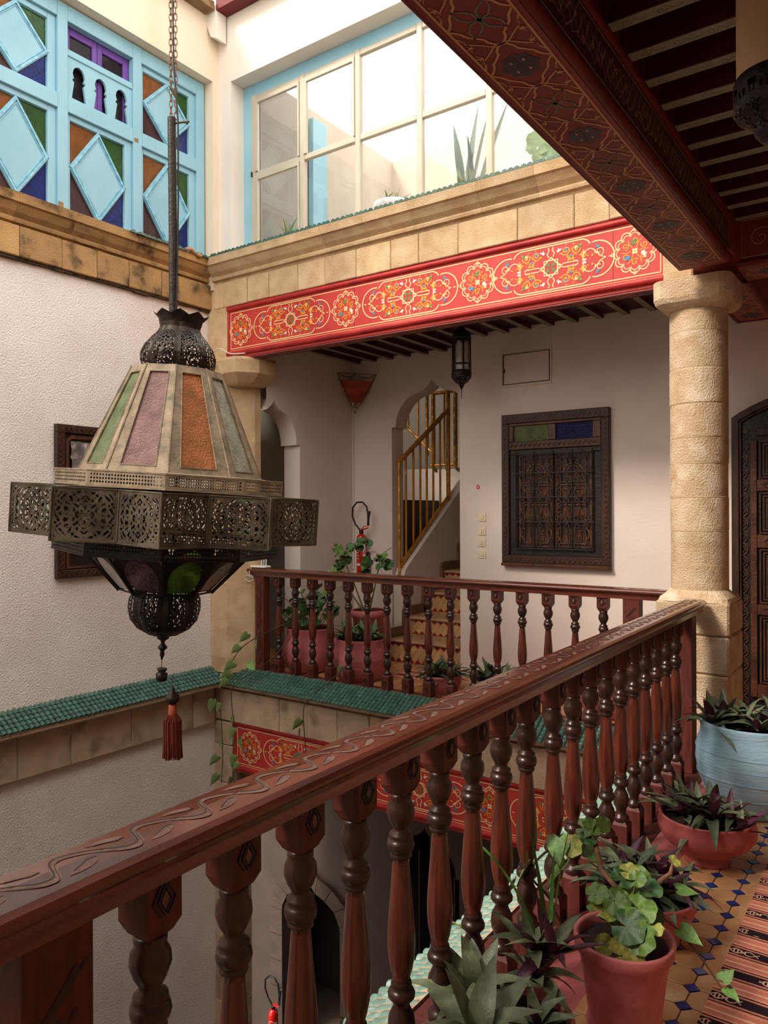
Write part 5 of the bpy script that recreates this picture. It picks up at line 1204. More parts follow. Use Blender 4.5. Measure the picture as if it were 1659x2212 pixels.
# small lantern in the far gallery
l3 = thing('hanging_lantern', (-3.39, 6.0, 2.62), 'slim black iron lantern with white glass hanging in front of the stair arch', 'lantern')
mb = MB(); mb.lathe([(.03,.61),(.03,.57),(.075,.54),(.085,.50),(.088,.475),(.075,.47)], 16); mb.build('cap', 'lamp_black', l3)
mb = MB(); mb.lathe([(.062,.19),(.064,.2),(.064,.46),(.06,.47)], 16); mb.build('glass_cylinder', 'glass_white', l3)
mb = MB()
for k in range(6):
    a = k*pi/3+.2; mb.tube([(.082*cos(a), .082*sin(a), .185), (.082*cos(a), .082*sin(a), .47)], .008, 6); mb.tube([(.082*cos(a-.35), .082*sin(a-.35), .46), (.078*cos(a), .078*sin(a), .42), (.082*cos(a+.35), .082*sin(a+.35), .46)], .006, 5)
for z_ in (.19,.25,.46): mb.tube([(.084*cos(t), .084*sin(t), z_) for t in [2*pi*k/20 for k in range(20)]], .007, 5, closed=True)
mb.build('cage', 'lamp_black', l3)
gourd([(.086,2.81),(.092,2.79),(.088,2.75),(.06,2.715),(.025,2.69),(.018,2.67),(.006,2.65)], 96, 8, lambda u, v: v > .2 or abs(u) > .6 or fil(u*2, v*2), 'pierced_bowl', 'lamp_black', 2.62, .03, l3)
mb = MB(); mb.tube([(0,0,.06),(0,0,-.06)], [.005,.003], 6); mb.build('spike', 'lamp_black', l3)
# corner sconce
sc_ = thing('wall_sconce', (-5.25, 6.85, 2.66), 'triangular orange leather and iron sconce in the far gallery corner', 'sconce')
A_, B_, C_ = Vector((-.075,-.22,.44)), Vector((.26,.055,.42)), Vector((.02,-.02,0))
pp = lambda a, b: C_+(A_-C_)*a+(B_-C_)*b
mb = MB(); mb.tube([A_, B_, C_], .007, 6, closed=True)
for s_ in (0,1): 
    f = (lambda u, v: pp(u, v)) if s_ == 0 else (lambda u, v: pp(v, u)); mb.tube([f(.96-.44*i/10, .04+.44*i/10)*1.0-Vector((0,0,.012+.03*sin(pi*i/10))) for i in range(11)], .004, 5)
mb.tube([pp(.1+.07*cos(t)*(1-t/12), .1+.07*sin(t)*(1-t/12)) for t in [i*.6 for i in range(14)]], .004, 5)
mb.build('iron_frame', 'iron', sc_)
mb = MB(); mb.add([pp(.83,.0), pp(.0,.83), pp(.0,.28), pp(.28,.0)], [(0,1,2,3)]); mb.add([p_+Vector((.02,-.02,0))*0 + Vector((-.03,.05,0)) for p_ in (pp(.8,.02), pp(.02,.8), pp(.02,.3), pp(.3,.02))], [(0,1,2,3)]); mb.build('leather_shade', 'leather_orange', sc_)

# ------------------------------------------------------------------ fire extinguishers
def extinguisher(loc, label, full=True):
    r = thing('fire_extinguisher', loc, label, 'extinguisher')
    mb = MB(); mb.lathe([(.05,0),(.056,.01),(.056,.38),(.05,.42),(.03,.445),(.018,.45)], 24); mb.build('cylinder', 'ext_red', r)
    mb = MB(); mb.lathe([(.018,.445),(.024,.455),(.024,.485),(.012,.49)], 12); mb.build('valve', 'black_rub', r)
    mb = MB(); mb.tube([(0,0,.49),(.04,-.01,.50),(.11,-.02,.515)], [.010,.009,.006], 6); mb.tube([(0,0,.50),(.05,-.01,.535),(.11,-.02,.53)], [.006,.006,.004], 6); mb.build('lever', 'ext_red', r)
    mb = MB(); pts = [(-.02,0,.49),(-.08,.0,.55),(-.125,0,.64),(-.12,0,.74),(-.06,0,.80),(.02,0,.80),(.075,0,.75),(.10,-.01,.66),(.105,-.015,.60)]
    P = []
    for i in range(len(pts)-1):
        for t in (0,.33,.66): P.append(Vector(pts[i]).lerp(Vector(pts[i+1]), t))
    mb.tube(P+[pts[-1]], .010, 8); mb.build('hose', 'black_rub', r)
    mb = MB(); mb.tube([(.105,-.015,.54),(.11,-.015,.62),(.13,-.015,.70)], [.014,.012,.010], 8); mb.tube([(.115,-.015,.60),(.128,-.03,.56)], .006, 6); mb.build('nozzle', 'black_rub', r)
    f = lambda u, v, h: ((.0565+h)*cos(u/.056-.95), (.0565+h)*sin(u/.056-.95), v)
    def patch(mb, u0, u1, z0, z1, h=.0006, mi=0):
        n = 6; mb.add([f(u0+(u1-u0)*i/n, z, h) for i in range(n+1) for z in (z0, z1)], [(2*i, 2*i+2, 2*i+3, 2*i+1) for i in range(n)], mi)
    mb = MB(); patch(mb, .018, .05, .19, .33); patch(mb, -.06, .0, .10, .12); mb.build('white_label', 'paper', r, fix=False)
    mb = MB(); 
    for k in range(3): patch(mb, .022+.009*k, .028+.009*k, .22+.02*(k % 2), .25+.02*(k % 2), .001)
    mb.build('label_pictograms', 'black_rub', r, fix=False)
    mb = MB()
    for k, (a, b) in enumerate(((-.055,-.01),(-.05,-.005),(-.055,-.02),(-.05,-.01),(-.055,-.03))): patch(mb, a, b, .30-.032*k, .306-.032*k, .001)
    for i in range(8): a0 = -.05+.007*i; patch(mb, a0, a0+.007, .32+.018*sin(pi*i/8), .325+.018*sin(pi*i/8), .001)
    mb.build('printed_lines', 'paper', r, fix=False)
    return r
extinguisher((-5.125, 6.80, .86), 'red fire extinguisher with black hose loop mounted in the far gallery corner')
extinguisher((-6.02, 6.30, -4.5), 'red fire extinguisher low in the dim lower gallery behind the balusters')
mb = MB(); mb.box(-5.16, -5.09, 6.86, 6.92, 1.02, 1.10, c=.004); tag(mb.build('wall_bracket', 'iron'), 'small wall bracket behind the far gallery extinguisher', 'bracket')
# ------------------------------------------------------------------ switches, sticker, hatch, router, cables
for k, (z_, lab) in enumerate(((1.497,'topmost of the four ivory light switches beside the stairs'),(1.364,'second from the top of the four ivory light switches'),(1.253,'third from the top of the four ivory light switches'),(1.142,'lowest of the four ivory light switches beside the stairs'))):
    r = thing('light_switch', (-3.467, 6.53, z_), lab, 'switch', 'ivory light switches in a column')
    mb = MB(); mb.box(-.04, .04, -.008, 0, -.04, .04, c=.003); mb.build('plate', 'ivory_plastic', r)
    mb = MB(); mb.box(-.02, .02 if k in (0,3) else -.001, -.014, -.008, -.018, .018, c=.002); 
    if k in (1, 2): mb.box(.001, .02, -.014, -.008, -.018, .018, c=.002)
    mb.build('rocker', 'ivory_plastic', r)
    mb = MB()
    for s_ in (-.031,.031): mb.lathe([(.002,0),(.002,.001)], 8, cx=s_, cy=-.0085)
    mb.build('screw', 'iron', r)
r = thing('round_sticker', (-3.51, 6.529, 1.787), 'small round white sticker with a red centre on the white wall', 'sticker')
f = lambda u, v, h: (u, -h, v)
mb = MB(); fill(mb, arc(0,0,.036,0,345,23), .001, f); mb.build('disc', 'paper', r, fix=False); mb = MB(); fill(mb, arc(0,0,.022,0,345,23), .0015, f); mb.build('red_centre', 'ext_red', r, fix=False); mb = MB(); rib(mb, arc(0,0,.031,20,160,14), .003, .0015, f, 1); rib(mb, arc(0,0,.031,200,340,14), .003, .0015, f, 1); rib(mb, [(-.012,-.004),(.010,.004)], .006, .002, f); rib(mb, [(.012,.010),(.018,.018)], .003, .002, f, 0); mb.build('mark', ['paper','black_rub'], r, fix=False)
r = thing('wall_hatch', (-3.005, 6.53, 2.88), 'white access hatch high on the wall above the carved window', 'hatch')
mb = MB(); mb.box(-.225, .225, -.006, 0, -.135, .135, c=.002); mb.build('door', 'plaster_in', r)
mb = MB(); rib(mb, [(-.245,-.16),(.245,-.16),(.245,.16),(-.245,.16)], .022, .012, f, 0, True); mb.build('frame', 'plaster_in', r); mb = MB(); mb.box(-.222, -.212, -.01, -.005, -.03, .01); mb.build('latch', 'iron', r); mb = MB(); rib(mb, [(-.229,-.139),(.229,-.139),(.229,.139),(-.229,.139)], .005, .0125, f, 0, True); mb.build('joint_gap', 'grout', r)  # dark joint line around the hatch door
r = thing('wifi_router', (-5.345, 5.45, 1.0045), 'small white router with antennas lying on the end of the far handrail', 'router')
mb = MB(); mb.box(-.11, .09, -.05, .05, 0, .022, c=.008); mb.build('body', 'white_plastic', r)
for x in (-.04,-.01,.02): mb = MB(); mb.tube([(x,.045,.02),(x,.05,.09)], .006, 6); mb.build('antenna', 'white_plastic', r)
mb = MB(); P = [(-.08,-.05,.01),(-.09,-.075,-.04),(-.085,-.08,-.08)]+[(-.085+.06*cos(t), -.08, -.10+.03*sin(t)) for t in [i*.5 for i in range(13)]]; mb.tube(P, .004, 6); mb.build('cable_coil', 'cable', r)
def cab(name, pts, rad, label, m_='cable'):
    P = []; n = len(pts)
    for i in range(n-1):
        p0, p1, p2, p3 = (Vector(pts[max(0,i-1)]), Vector(pts[i]), Vector(pts[i+1]), Vector(pts[min(n-1,i+2)]))
        for t in (0,.25,.5,.75): P.append(.5*((2*p1)+(p2-p0)*t+(2*p0-5*p1+4*p2-p3)*t*t+(3*p1-p0-3*p2+p3)*t**3))
    mb = MB(); mb.tube(P+[pts[-1]], rad, 6); return tag(mb.build(name, m_), label, 'cable')
cab('conduit', [(-5.32,6.91,3.38),(-5.32,6.91,2.0),(-5.32,6.91,.9)], .010, 'thin white conduit running down the corner of the far gallery', 'plaster_white')
cab('cable', [(-5.07,6.86,1.12),(-4.98,6.905,1.10),(-4.92,6.91,.86),(-4.80,6.91,.76),(-4.73,6.93,.80),(-4.70,6.9,.92)], .005, 'white cable drooping from the extinguisher to the stair railing')
cab('cable', [(-5.31,6.6,.72),(-5.3,6.88,.80),(-5.0,6.91,1.04),(-4.80,6.912,1.16)], .004, 'thin white cable rising across the wall behind the red extinguisher')
cab('cable', [(-5.7,5.08,3.0),(-5.62,5.07,3.10),(-5.50,5.07,3.12),(-5.38,5.08,3.06),(-5.2,5.1,3.045)], .006, 'white cable looped over the pier capital')

# ------------------------------------------------------------------ pots and plants
def leaf_mesh(name, material, wr=.17, droop=.5, rise=.0, tip=1.3, fold=.12, n=7, thick=False):
    mb = MB(); v = []
    for i in range(n+1):
        t = i/n; w_ = wr*(sin(pi*min(1, t**.75*.97+.03))**.8)*(1-.15*t)*.5 if i < n else 0.002; w_ = max(w_, .012 if i < n else .001)
        z_ = rise*t-droop*t*t; x = t*(1-.18*droop*t)
        for s_ in (-1, 0, 1): v.append((x, s_*w_, z_-(fold*w_*(1 if s_ == 0 else 0))))
    mb.add(v, [((i+1)*3+j, (i+1)*3+j+1, i*3+j+1, i*3+j) for i in range(n) for j in (0, 1)], 0, True)
    return mb.mesh(name, material, fix=False)
RL = {k: [leaf_mesh('leaf', k, .24, d, r_, fold=.5, n=8) for d, r_ in ((.25,.15),(.55,.25),(.95,.3))] for k in ('leaf_rhoeo','leaf_rhoeo2','leaf_far','leaf_purple')}
def rosette(root, c, n, L_, mats=('leaf_rhoeo',), el=(10,75), az0=None, purple=.12):
    a0 = random.uniform(0, 6.28) if az0 is None else az0
    for i in range(n):
        k = random.choice(mats); 
        if random.random() < purple: k = 'leaf_purple'
        t = i/n; e = radians(el[0]+(el[1]-el[0])*t+random.uniform(-8,8)); az = a0+i*2.4+random.uniform(-.2,.2); l = L_*1.14*(1-.22*t)*random.uniform(.8,1.12)
        o = obj('leaf', random.choice(RL[k]), root, c, Euler((random.uniform(-.35,.35), -e, az))); o.scale = (l, l*random.uniform(.95,1.2), l)
def pot(root, prof, material, soil_r, soil_z, n=32):
    mb = MB(); mb.lathe(prof, n, cap=False); mb.add([(0,0,prof[0][1])], [])
    k = len(prof); b = 0; mb.f.append([b+j for j in range(n)][::-1]); mb.m.append(0); mb.s.append(False)
    mb.build('pot', material, root); mb = MB(); v = [(0,0,soil_z+.008)]
    for rr in (.5, 1.0):
        for j in range(n): v.append((soil_r*rr*cos(2*pi*j/n), soil_r*rr*sin(2*pi*j/n), soil_z+random.uniform(-.004,.006)))
    mb.add(v, [(0,1+j,1+(j+1)%n) for j in range(n)]+[(1+j,1+n+j,1+n+(j+1)%n,1+(j+1)%n) for j in range(n)], 0, True); mb.build('soil', 'soil', root)
FZ = -.03
# blue pot
r = thing('potted_plant', (-.752, 4.40, FZ), 'big pale blue clay pot of purple-green spiky leaves beside the column', 'potted plant')
pot(r, [(.15,0),(.17,.01),(.215,.08),(.255,.17),(.272,.26),(.270,.34),(.250,.40),(.246,.43),(.254,.465),(.250,.475),(.236,.47),(.225,.43)], 'blue_pot', .235, .44, 48)
mb = MB()
for z_, q in ((.12,.237),(.20,.2645),(.205,.266),(.27,.2728),(.33,.2715)): mb.tube([(q*cos(t), q*sin(t), z_+.004*sin(t*2+q*90)) for t in [2*pi*k/40 for k in range(40)]], .0022, 4, closed=True)
mb.build('throwing_rings', 'blue_pot', r)
for c, n, l in (((-.13,.0,.46),14,.20),((-.17,-.12,.46),13,.19),((-.02,-.06,.46),13,.17),((.06,-.14,.46),12,.16),((.12,.02,.46),12,.18),((-.05,.12,.46),12,.18),((.17,-.06,.46),10,.17)): rosette(r, c, n, l, ('leaf_rhoeo','leaf_rhoeo2'), (12,72))
# bowl
r = thing('potted_plant', (-.81, 3.66, FZ), 'low round terracotta-pink bowl of dark green strappy leaves in front of the blue pot', 'potted plant')
pot(r, [(.095,0),(.10,.012),(.085,.03),(.12,.055),(.175,.09),(.205,.13),(.21,.165),(.20,.195),(.205,.205),(.20,.212),(.188,.205),(.185,.18)], 'pink_pot_dark', .187, .185, 44)
for c, n, l in (((-.08,-.05,.20),15,.20),((.03,-.07,.21),15,.19),((.10,.0,.20),13,.18),((-.11,.07,.20),13,.18),((.01,.07,.21),13,.18),((-.03,.0,.22),12,.17),((.15,-.06,.19),9,.16)): rosette(r, c, n, l, ('leaf_rhoeo','leaf_rhoeo2'), (5,68), purple=.15)
# pot C
r = thing('potted_plant', (-.83, 2.86, FZ), 'pink footed pot of dark spiky leaves, middle of the near row', 'potted plant')
pot(r, [(.095,0),(.10,.012),(.095,.02),(.065,.035),(.10,.055),(.135,.09),(.155,.13),(.162,.165),(.168,.18),(.165,.188),(.152,.182),(.148,.16)], 'pink_pot', .15, .165, 40)
for c, n, l in (((-.09,-.02,.19),15,.19),((-.02,-.08,.19),14,.17),((.05,-.03,.19),13,.17),((.0,.06,.20),14,.18),((-.11,.08,.20),13,.18),((.09,.05,.18),11,.17),((-.05,.02,.24),10,.15),((-.13,-.08,.2),12,.17)): rosette(r, c, n, l, ('leaf_rhoeo2','leaf_rhoeo2','leaf_rhoeo'), (5,70), purple=.2)
# geranium leaf: lobed round
def geranium_mesh(name, material):
    mb = MB(); n = 30; v = [(0,0,-.02)]
    for i in range(n+1):
        a = -pi+.25+(2*pi-.5)*i/n; r_ = .5*(1+.10*abs(sin(a*3.5))+.03*sin(a*17)); v.append((.12+r_*cos(a), r_*sin(a), .06*cos(a*5)+.05))
    mb.add(v, [(0, i+1, i+2) for i in range(n)], 0, True)
    return mb.mesh(name, material, fix=False)
GL = {k: geranium_mesh('leaf', k) for k in ('leaf_geranium','leaf_gdark','leaf_yellow')}
def heart_mesh(name, material):
    mb = MB(); P = [(0,.0),(-.12,.16),(-.06,.33),(.12,.40),(.35,.36),(.6,.23),(.82,.09),(1,0)]
    v = []
    for x, w_ in P: v += [(x, -w_, .05-.12*x*x), (max(x, 0)*1., 0, -.03-.10*x*x), (x, w_, .05-.12*x*x)]
    mb.add(v, [((i+1)*3+j, (i+1)*3+j+1, i*3+j+1, i*3+j) for i in range(len(P)-1) for j in (0,1)], 0, True)
    return mb.mesh(name, material, fix=False)
HL = heart_mesh('leaf', 'leaf_pothos')
def put(root, me, p, s_, rot, name='leaf'): o = obj(name, me, root, p, Euler(rot)); o.scale = (s_, s_, s_); return o
# pot D geranium
r = thing('potted_plant', (-.743, 2.29, FZ), 'tall pink pot with a woody geranium, some leaves yellow, nearest the tiles', 'potted plant')
pot(r, [(.10,0),(.105,.01),(.112,.04),(.104,.07),(.107,.08),(.122,.20),(.132,.255),(.145,.27),(.148,.30),(.142,.308),(.132,.30),(.128,.27)], 'pink_pot', .13, .275, 40)
mb = MB(); mb.tube([(-.02,.03,.27),(-.03,.06,.33),(-.07,.13,.38),(-.13,.17,.40),(-.17,.23,.455),(-.19,.24,.50)], [.010,.010,.009,.009,.008,.005], 8); mb.tube([(.03,.10,.27),(.02,.16,.36),(.05,.20,.40),(.075,.23,.42),(.08,.24,.45)], [.008,.008,.008,.007,.004], 8); mb.build('branch', 'bark', r)
mb = MB()
stems = []
G = [(-.19,.24,.50,.065,'leaf_geranium'),(-.22,.25,.49,.07,'leaf_geranium'),(-.16,.26,.51,.055,'leaf_geranium'),(-.20,.22,.47,.06,'leaf_gdark'),(-.245,.2,.44,.075,'leaf_yellow'),
     (.0,.02,.42,.08,'leaf_geranium'),(.04,.0,.40,.09,'leaf_geranium'),(-.02,.04,.45,.07,'leaf_gdark'),(.05,.05,.44,.08,'leaf_gdark'),(-.06,-.02,.37,.09,'leaf_yellow'),(-.09,.0,.40,.07,'leaf_geranium'),
     (.02,-.05,.36,.10,'leaf_gdark'),(.06,-.06,.34,.09,'leaf_geranium'),(-.01,.06,.47,.06,'leaf_yellow'),(.07,.02,.38,.08,'leaf_gdark'),(.02,-.09,.29,.11,'leaf_yellow'),(-.04,-.08,.30,.06,'leaf_yellow'),(.0,.09,.43,.09,'leaf_geranium'),(.09,-.03,.36,.06,'leaf_yellow'),(-.03,.0,.40,.08,'leaf_geranium'),(.08,.24,.46,.04,'leaf_yellow'),(-.05,.0,.33,.06,'leaf_geranium'),(.03,.02,.47,.05,'leaf_geranium'),(-.10,.03,.36,.07,'leaf_geranium')]
for x, y, z_, s_, k in G:
    put(r, GL[k], (x, y, z_), s_*.98, (random.uniform(.2,1.1), random.uniform(-.5,.5), random.uniform(-.3,1.2)) if z_ > .3 else (1.15, .1, .6))
    if z_ < .48 and y < .12: mb.tube([(x*.25, y*.3, .28), (x*.6, y*.7, (.28+z_)/2+.02), (x, y, z_)], .0025, 5)
mb.build('leaf_stalks', 'stem', r, fix=False)
mb = MB(); mb.lathe([(.004,0),(.018,.004),(.015,.008),(.0,.009)], 12, cx=-.01, cy=-.05, cz=.278, sy=.8); mb.build('snail_shell', 'shell', r)
# pot E: bottom, broad leaves + spear leaves
r = thing('potted_plant', (-.90, 1.90, FZ), 'pink pot with broad grey-green rosettes and upright spear leaves at the bottom edge', 'potted plant')
pot(r, [(.09,0),(.10,.02),(.125,.12),(.135,.18),(.148,.195),(.146,.212),(.132,.205),(.128,.18)], 'pink_pot', .13, .185, 36)
BL = [leaf_mesh('leaf', 'leaf_rhoeo', .35, d, r_, fold=.35, n=10) for d, r_ in ((.2,.1),(.5,.2),(.85,.3))]
def big(c, n, l, el=(5,70), a0=0.):
    for i in range(n):
        t = i/n; put_ = obj('leaf', random.choice(BL), r, c, Euler((random.uniform(-.3,.3), -radians(el[0]+(el[1]-el[0])*t+random.uniform(-6,6)), a0+i*2.4))); q = l*(1-.2*t)*random.uniform(.9,1.1); put_.scale = (q, q, q)
big((-.10,-.06,.25), 15, .21, (0,72), .3); big((.0,.10,.26), 13, .15, (5,75), 1.); big((.06,-.02,.22), 11, .13, (5,75), 2.); big((-.04,.16,.30), 9, .16, (20,80), .5)
rosette(r, (.02,.17,.30), 9, .17, ('leaf_rhoeo',), (20,80), purple=.6)
SPL = leaf_mesh('leaf', 'leaf_spear', .055, .08, .0, fold=.5, n=8); SPB = leaf_mesh('leaf', 'leaf_spear', .02, .5, .3, n=9)
for e, az, l in ((86,.4,.40),(82,2.8,.36),(88,1.5,.30)): o = put(r, SPL, (.0,.20,.28), l, (0, -radians(e), az)); o['label'] = 'upright green spear leaf'
put(r, SPB, (-.02,.18,.30), .42, (0, -radians(52), 2.9))
# second big rosette, partly below the frame
r = thing('potted_plant', (-.90, 1.56, FZ), 'pink pot with a wide rosette of broad grey-green leaves, leftmost at the bottom edge', 'potted plant')
pot(r, [(.09,0),(.10,.02),(.12,.12),(.13,.17),(.14,.185),(.138,.2),(.125,.195),(.12,.17)], 'pink_pot', .122, .175, 36)
big((.0,.10,.28), 17, .23, (-4,76), .9); big((-.02,-.06,.26), 10, .17, (0,70), 2.2)
# pothos trailing among the near pots
def heartvine(root, pts, rad, leaves, me=HL, m_='vine_stem'):
    P = []; n = len(pts)
    for i in range(n-1):
        p0, p1, p2, p3 = (Vector(pts[max(0,i-1)]), Vector(pts[i]), Vector(pts[i+1]), Vector(pts[min(n-1,i+2)]))
        for t in (0,.25,.5,.75): P.append(.5*((2*p1)+(p2-p0)*t+(2*p0-5*p1+4*p2-p3)*t*t+(3*p1-p0-3*p2+p3)*t**3))
    mb = MB(); mb.tube(P+[Vector(pts[-1])], rad, 6); mb.build('vine_stem', m_, root)
    for p, s_, rot in leaves: put(root, me, p, s_, rot)
r = thing('trailing_vine', (-.98, 2.45, .0), 'heart-leaved vine trailing between the near pots and the balusters', 'vine')
heartvine(r, [(.0,.0,.10),(-.08,.02,.22),(-.12,-.05,.33),(-.05,.08,.40),(.04,.05,.38)], .004, [((-.12,-.05,.36),.09,(.6,.9,-2.2)),((-.06,.06,.42),.11,(.3,.6,-1.2)),((.02,.08,.40),.10,(.2,.3,-.4)),((-.14,-.12,.32),.08,(.4,1.1,-2.6)),((-.02,.02,.36),.11,(.5,.6,-2.)),((-.16,.04,.30),.07,(.2,.8,2.8)),((-.20,-.02,.24),.05,(.2,.8,2.8))])
heartvine(r, [(.20,-.02,.30),(.32,.02,.26),(.42,.0,.19),(.50,-.05,.13)], .003, [((.33,.08,.34),.07,(.3,.1,.5)),((.36,.0,.26),.075,(.5,.3,-.2)),((.49,-.05,.17),.055,(.2,-.5,1.0)),((.50,-.05,.15),.05,(.2,.2,-.5))])
r = thing('fallen_leaf', (-1.50, 2.62, -.11), 'yellow-green leaf lying on the pale tile ledge outside the balusters', 'leaf'); put(r, GL['leaf_yellow'], (0,0,.03), .07, (.3,.5,2))
r = thing('fallen_leaf', (-1.42, 2.78, -.07), 'small yellow leaf on the pale tile ledge, farther one', 'leaf'); put(r, GL['leaf_yellow'], (0,0,.03), .05, (.3,.5,1))
# far plants
r = thing('potted_plant', (-5.03, 5.80, FZ), 'pink barrel pot with round-leaved plant behind the left end of the far balustrade', 'potted plant')
pot(r, [(.17,0),(.19,.01),(.245,.09),(.262,.18),(.258,.26),(.235,.34),(.222,.40),(.232,.425),(.228,.435),(.212,.42)], 'pink_pot', .215, .40, 40)
mb = MB()
for k in range(34):
    a, q = random.uniform(0,6.28), random.uniform(.02,.30); z_ = .50+random.uniform(0,.34)-q*.3; x, y = q*cos(a), q*sin(a)*.9
    put(r, GL[random.choice(('leaf_gdark','leaf_geranium','leaf_gdark'))], (x, y, z_), random.uniform(.08,.15), (random.uniform(.2,1.2), random.uniform(-.6,.6), random.uniform(-1,1))); mb.tube([(x*.3,y*.3,.4),(x*.7,y*.7,z_-.06),(x,y,z_)], .004, 5)
mb.build('leaf_stalks', 'stem', r, fix=False)
r = thing('potted_plant', (-4.72, 6.38, FZ), 'tall pink pot with leggy geranium rising above the far handrail', 'potted plant')
pot(r, [(.13,0),(.14,.01),(.15,.3),(.162,.49),(.185,.50),(.19,.56),(.182,.57),(.165,.56)], 'pink_pot', .165, .54, 32)
mb = MB()
for tx, ty, tz_ in ((-.20,-.2,1.16),(-.02,-.15,1.25),(.12,-.12,1.05),(-.28,-.2,.98),(.22,-.1,1.08)):
    mb.tube([(tx*.1,ty*.2,.54),(tx*.5,ty*.5,(.54+tz_)/2-.03),(tx,ty,tz_)], [.010,.008,.005], 6)
    for k in range(8): a = random.uniform(0,6.28); q = random.uniform(.02,.11); put(r, GL[random.choice(('leaf_gdark','leaf_geranium'))], (tx+q*cos(a), ty+q*sin(a), tz_+random.uniform(-.09,.06)), random.uniform(.08,.12), (random.uniform(.4,1.2), random.uniform(-.5,.5), random.uniform(-1,1)))
mb.build('branch', 'stem', r, fix=False)
r = thing('potted_plant', (-4.38, 5.78, FZ), 'pink ribbed barrel pot with long pointed leaves behind the far balusters', 'potted plant')
pot(r, [(.18,0),(.20,.01),(.235,.06),(.245,.12),(.250,.14),(.246,.15),(.256,.17),(.250,.185),(.258,.20),(.252,.215),(.245,.28),(.225,.35),(.232,.38),(.228,.39),(.212,.38)], 'pink_pot', .215, .36, 40)
for k in range(9): a = k*.7; rosette(r, (.13*cos(a), .13*sin(a), .38), 9, .22, ('leaf_far',), (10,75), purple=.02)
r = thing('potted_plant', (-3.46, 5.76, FZ), 'low pink pot of long pointed leaves at the foot of the tiled stairs', 'potted plant')
pot(r, [(.12,0),(.13,.01),(.155,.05),(.168,.10),(.17,.13),(.178,.14),(.178,.155),(.165,.16)], 'pink_pot', .16, .14, 36)
for k in range(8): a = k*.8; rosette(r, (.09*cos(a), .09*sin(a), .15), 9, .20, ('leaf_far','leaf_rhoeo2'), (5,75), purple=.06)
r = thing('potted_plant', (-2.95, 5.80, FZ), 'pink pot of dark pointed leaves half hidden by the near handrail, below the switches', 'potted plant')
pot(r, [(.12,0),(.13,.01),(.155,.05),(.168,.10),(.17,.13),(.178,.14),(.178,.155),(.165,.16)], 'pink_pot', .16, .14, 36)
for k in range(8): a = k*.8+.3; rosette(r, (.09*cos(a), .09*sin(a), .15), 8, .21, ('leaf_far','leaf_rhoeo2'), (5,80), purple=.1)
r = thing('potted_plant', (-2.0, 5.86, FZ), 'broad pink pot seen between the near balusters, left of the column', 'potted plant')
pot(r, [(.17,0),(.19,.01),(.235,.09),(.25,.18),(.245,.25),(.225,.32),(.232,.345),(.228,.355),(.212,.345)], 'pink_pot', .215, .33, 36)
for k in range(6): a = k*1.05; rosette(r, (.1*cos(a), .1*sin(a), .34), 7, .12, ('leaf_far',), (10,70))
# hanging pothos over the tiled ledge: strands placed from the photograph, in front of the stone band
v = thing('trailing_vine', (-5.3, 5.16, -.15), 'heart-leaved vine hanging from the far gallery over the green tile ledge', 'vine')
O = Vector((-5.3, 5.16, -.15))
def strand(pts, lv): heartvine(v, [Vector(p)-O for p in pts], .0045, [(Vector(p)-O, s_, rot) for p, s_, rot in lv])
strand([(-4.95,5.52,.42),(-5.02,5.34,.22),(-5.22,5.28,.05),(-5.42,5.15,-.10),(-5.44,5.14,-.30),(-5.42,5.16,-.55),(-5.45,5.16,-.85),(-5.44,5.16,-1.05)],
   [((-5.42,5.14,-.52),.11,(1.2,1.2,-2.4)),((-5.33,5.14,-.60),.11,(1.3,1.1,-.6)),((-5.40,5.14,-.78),.12,(1.2,1.2,-2.2)),((-5.36,5.14,-.84),.09,(1.2,1.0,-2.6)),((-5.45,5.14,-1.0),.13,(1.3,1.2,-1.5)),((-5.44,5.14,-.42),.07,(1.2,1.1,-.8))])
strand([(-5.0,5.5,.50),(-5.25,5.26,.34),(-5.42,5.2,.20),(-5.52,5.14,-.02),(-5.60,5.13,-.20),(-5.60,5.15,-.45),(-5.58,5.15,-.80),(-5.60,5.15,-1.08)],
   [((-5.18,5.28,.48),.12,(1.1,.6,-1.2)),((-5.32,5.24,.38),.12,(1.1,.7,-2.4)),((-5.20,5.24,.34),.10,(1.2,.9,-1.0)),((-5.40,5.2,.26),.11,(1.1,.7,-2.6)),((-5.44,5.17,.10),.13,(1.1,.6,-2.7)),((-5.26,5.2,.12),.12,(1.2,.5,-.3)),((-5.46,5.15,.0),.14,(1.0,.4,-2.8)),((-5.50,5.13,-.06),.11,(1.1,.8,-2.5)),((-5.66,5.12,-.10),.13,(1.1,.8,-2.5)),((-5.68,5.12,-.28),.13,(1.2,1.3,-2.2)),((-5.58,5.12,-.30),.10,(1.2,1.2,-2.0)),((-5.58,5.12,-.66),.08,(1.2,1.0,-.7)),((-5.62,5.12,-.82),.12,(1.1,.8,-2.5)),((-5.62,5.12,-1.0),.12,(1.2,.9,-2.2))])
strand([(-4.25,5.52,.22),(-4.38,5.34,.03),(-4.50,5.2,-.10),(-4.52,5.13,-.22),(-4.51,5.14,-.5),(-4.50,5.15,-.8),(-4.50,5.15,-1.0)],
   [((-4.30,5.4,.16),.08,(1.2,1.1,-2.2)),((-4.54,5.12,-.30),.12,(1.1,.8,-2.4)),((-4.55,5.12,-.38),.10,(1.3,1.3,-1.4)),((-4.54,5.12,-.62),.13,(1.1,.5,-2.7)),((-4.46,5.12,-.72),.12,(1.3,1.3,-1.5))])
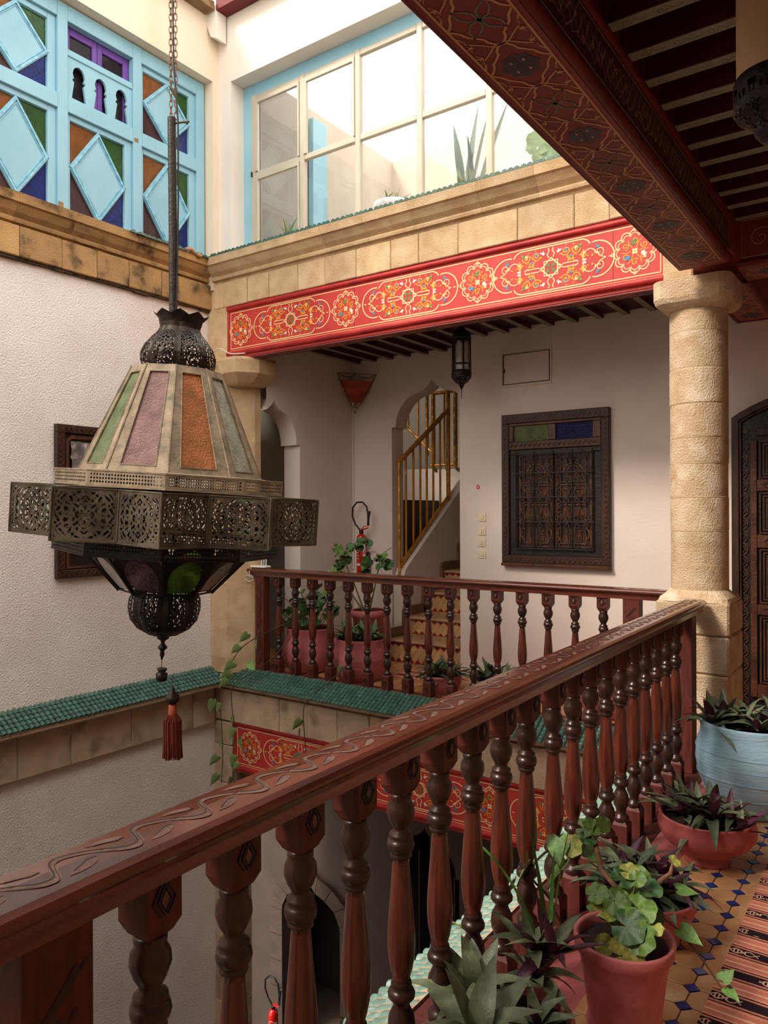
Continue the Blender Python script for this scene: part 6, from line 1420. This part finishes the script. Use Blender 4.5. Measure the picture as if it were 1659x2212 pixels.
# terrace plants behind the glass
smesh('trim_27', wallmesh(-5.42, -1.3, 5.63, 6.12, 4.03, 4.15), 'terrace_wall', 'low terrace bench behind the upper window')
def tpot(x, y, rr, hh, label, fillf, m_='white_pot'):
    r = thing('terrace_plant', (x, y, 4.15), label, 'plant'); pot(r, [(rr*.7,0),(rr*.95,hh*.8),(rr*1.05,hh*.85),(rr*1.05,hh),(rr*.9,hh*.95)], m_, rr*.9, hh*.85, 20); fillf(r, hh); return r
CLF = [leaf_mesh('leaf', 'leaf_cactus', .12, d, .2, n=6) for d in (.1,.5)]; SNK = leaf_mesh('leaf', 'leaf_gdark', .15, .05, 0, n=6); FLR = leaf_mesh('leaf', 'flower_red', .3, .1, .2)
def spiky(n, l, ms, el=(20,85)):
    def f(r, h):
        for i in range(n): put(r, random.choice(ms), (random.uniform(-.06,.06), random.uniform(-.06,.06), h), l*random.uniform(.7,1.1), (random.uniform(-.3,.3), -radians(random.uniform(*el)), random.uniform(0,6.28)))
    return f
tpot(-5.22, 5.80, .12, .10, 'yellow-green spiky plant in the lower left corner of the upper window', spiky(22, .32, CLF, (20,85)))
tpot(-4.62, 5.75, .12, .03, 'red bromeliad flower low behind the upper window', spiky(16, .20, [FLR], (35,85)))
tpot(-4.03, 5.85, .17, .26, 'small plant in a white bowl behind the upper window', spiky(14, .14, CLF))
tpot(-3.22, 5.85, .19, .16, 'tall snake plant and aloe in a white bowl behind the upper window', lambda r, h: (spiky(22, .26, CLF)(r, h), [put(r, SNK, (x, 0, h), l, (0, -radians(e), az)) for x, l, e, az in ((-.03,.85,84,1.),(.02,.75,80,.3),(.08,.8,72,.2),(-.06,.7,82,2.8),(.04,.55,86,3))]))
tpot(-2.50, 5.85, .16, .12, 'broad cactus paddles behind the upper window near the beam', lambda r, h: [put(r, GL['leaf_geranium'], (x, 0, h+z_), s_, (pi/2, -1.2, 0)) for x, z_, s_ in ((0,.1,.28),(-.08,.28,.22),(.1,.3,.24),(.0,.45,.18))])
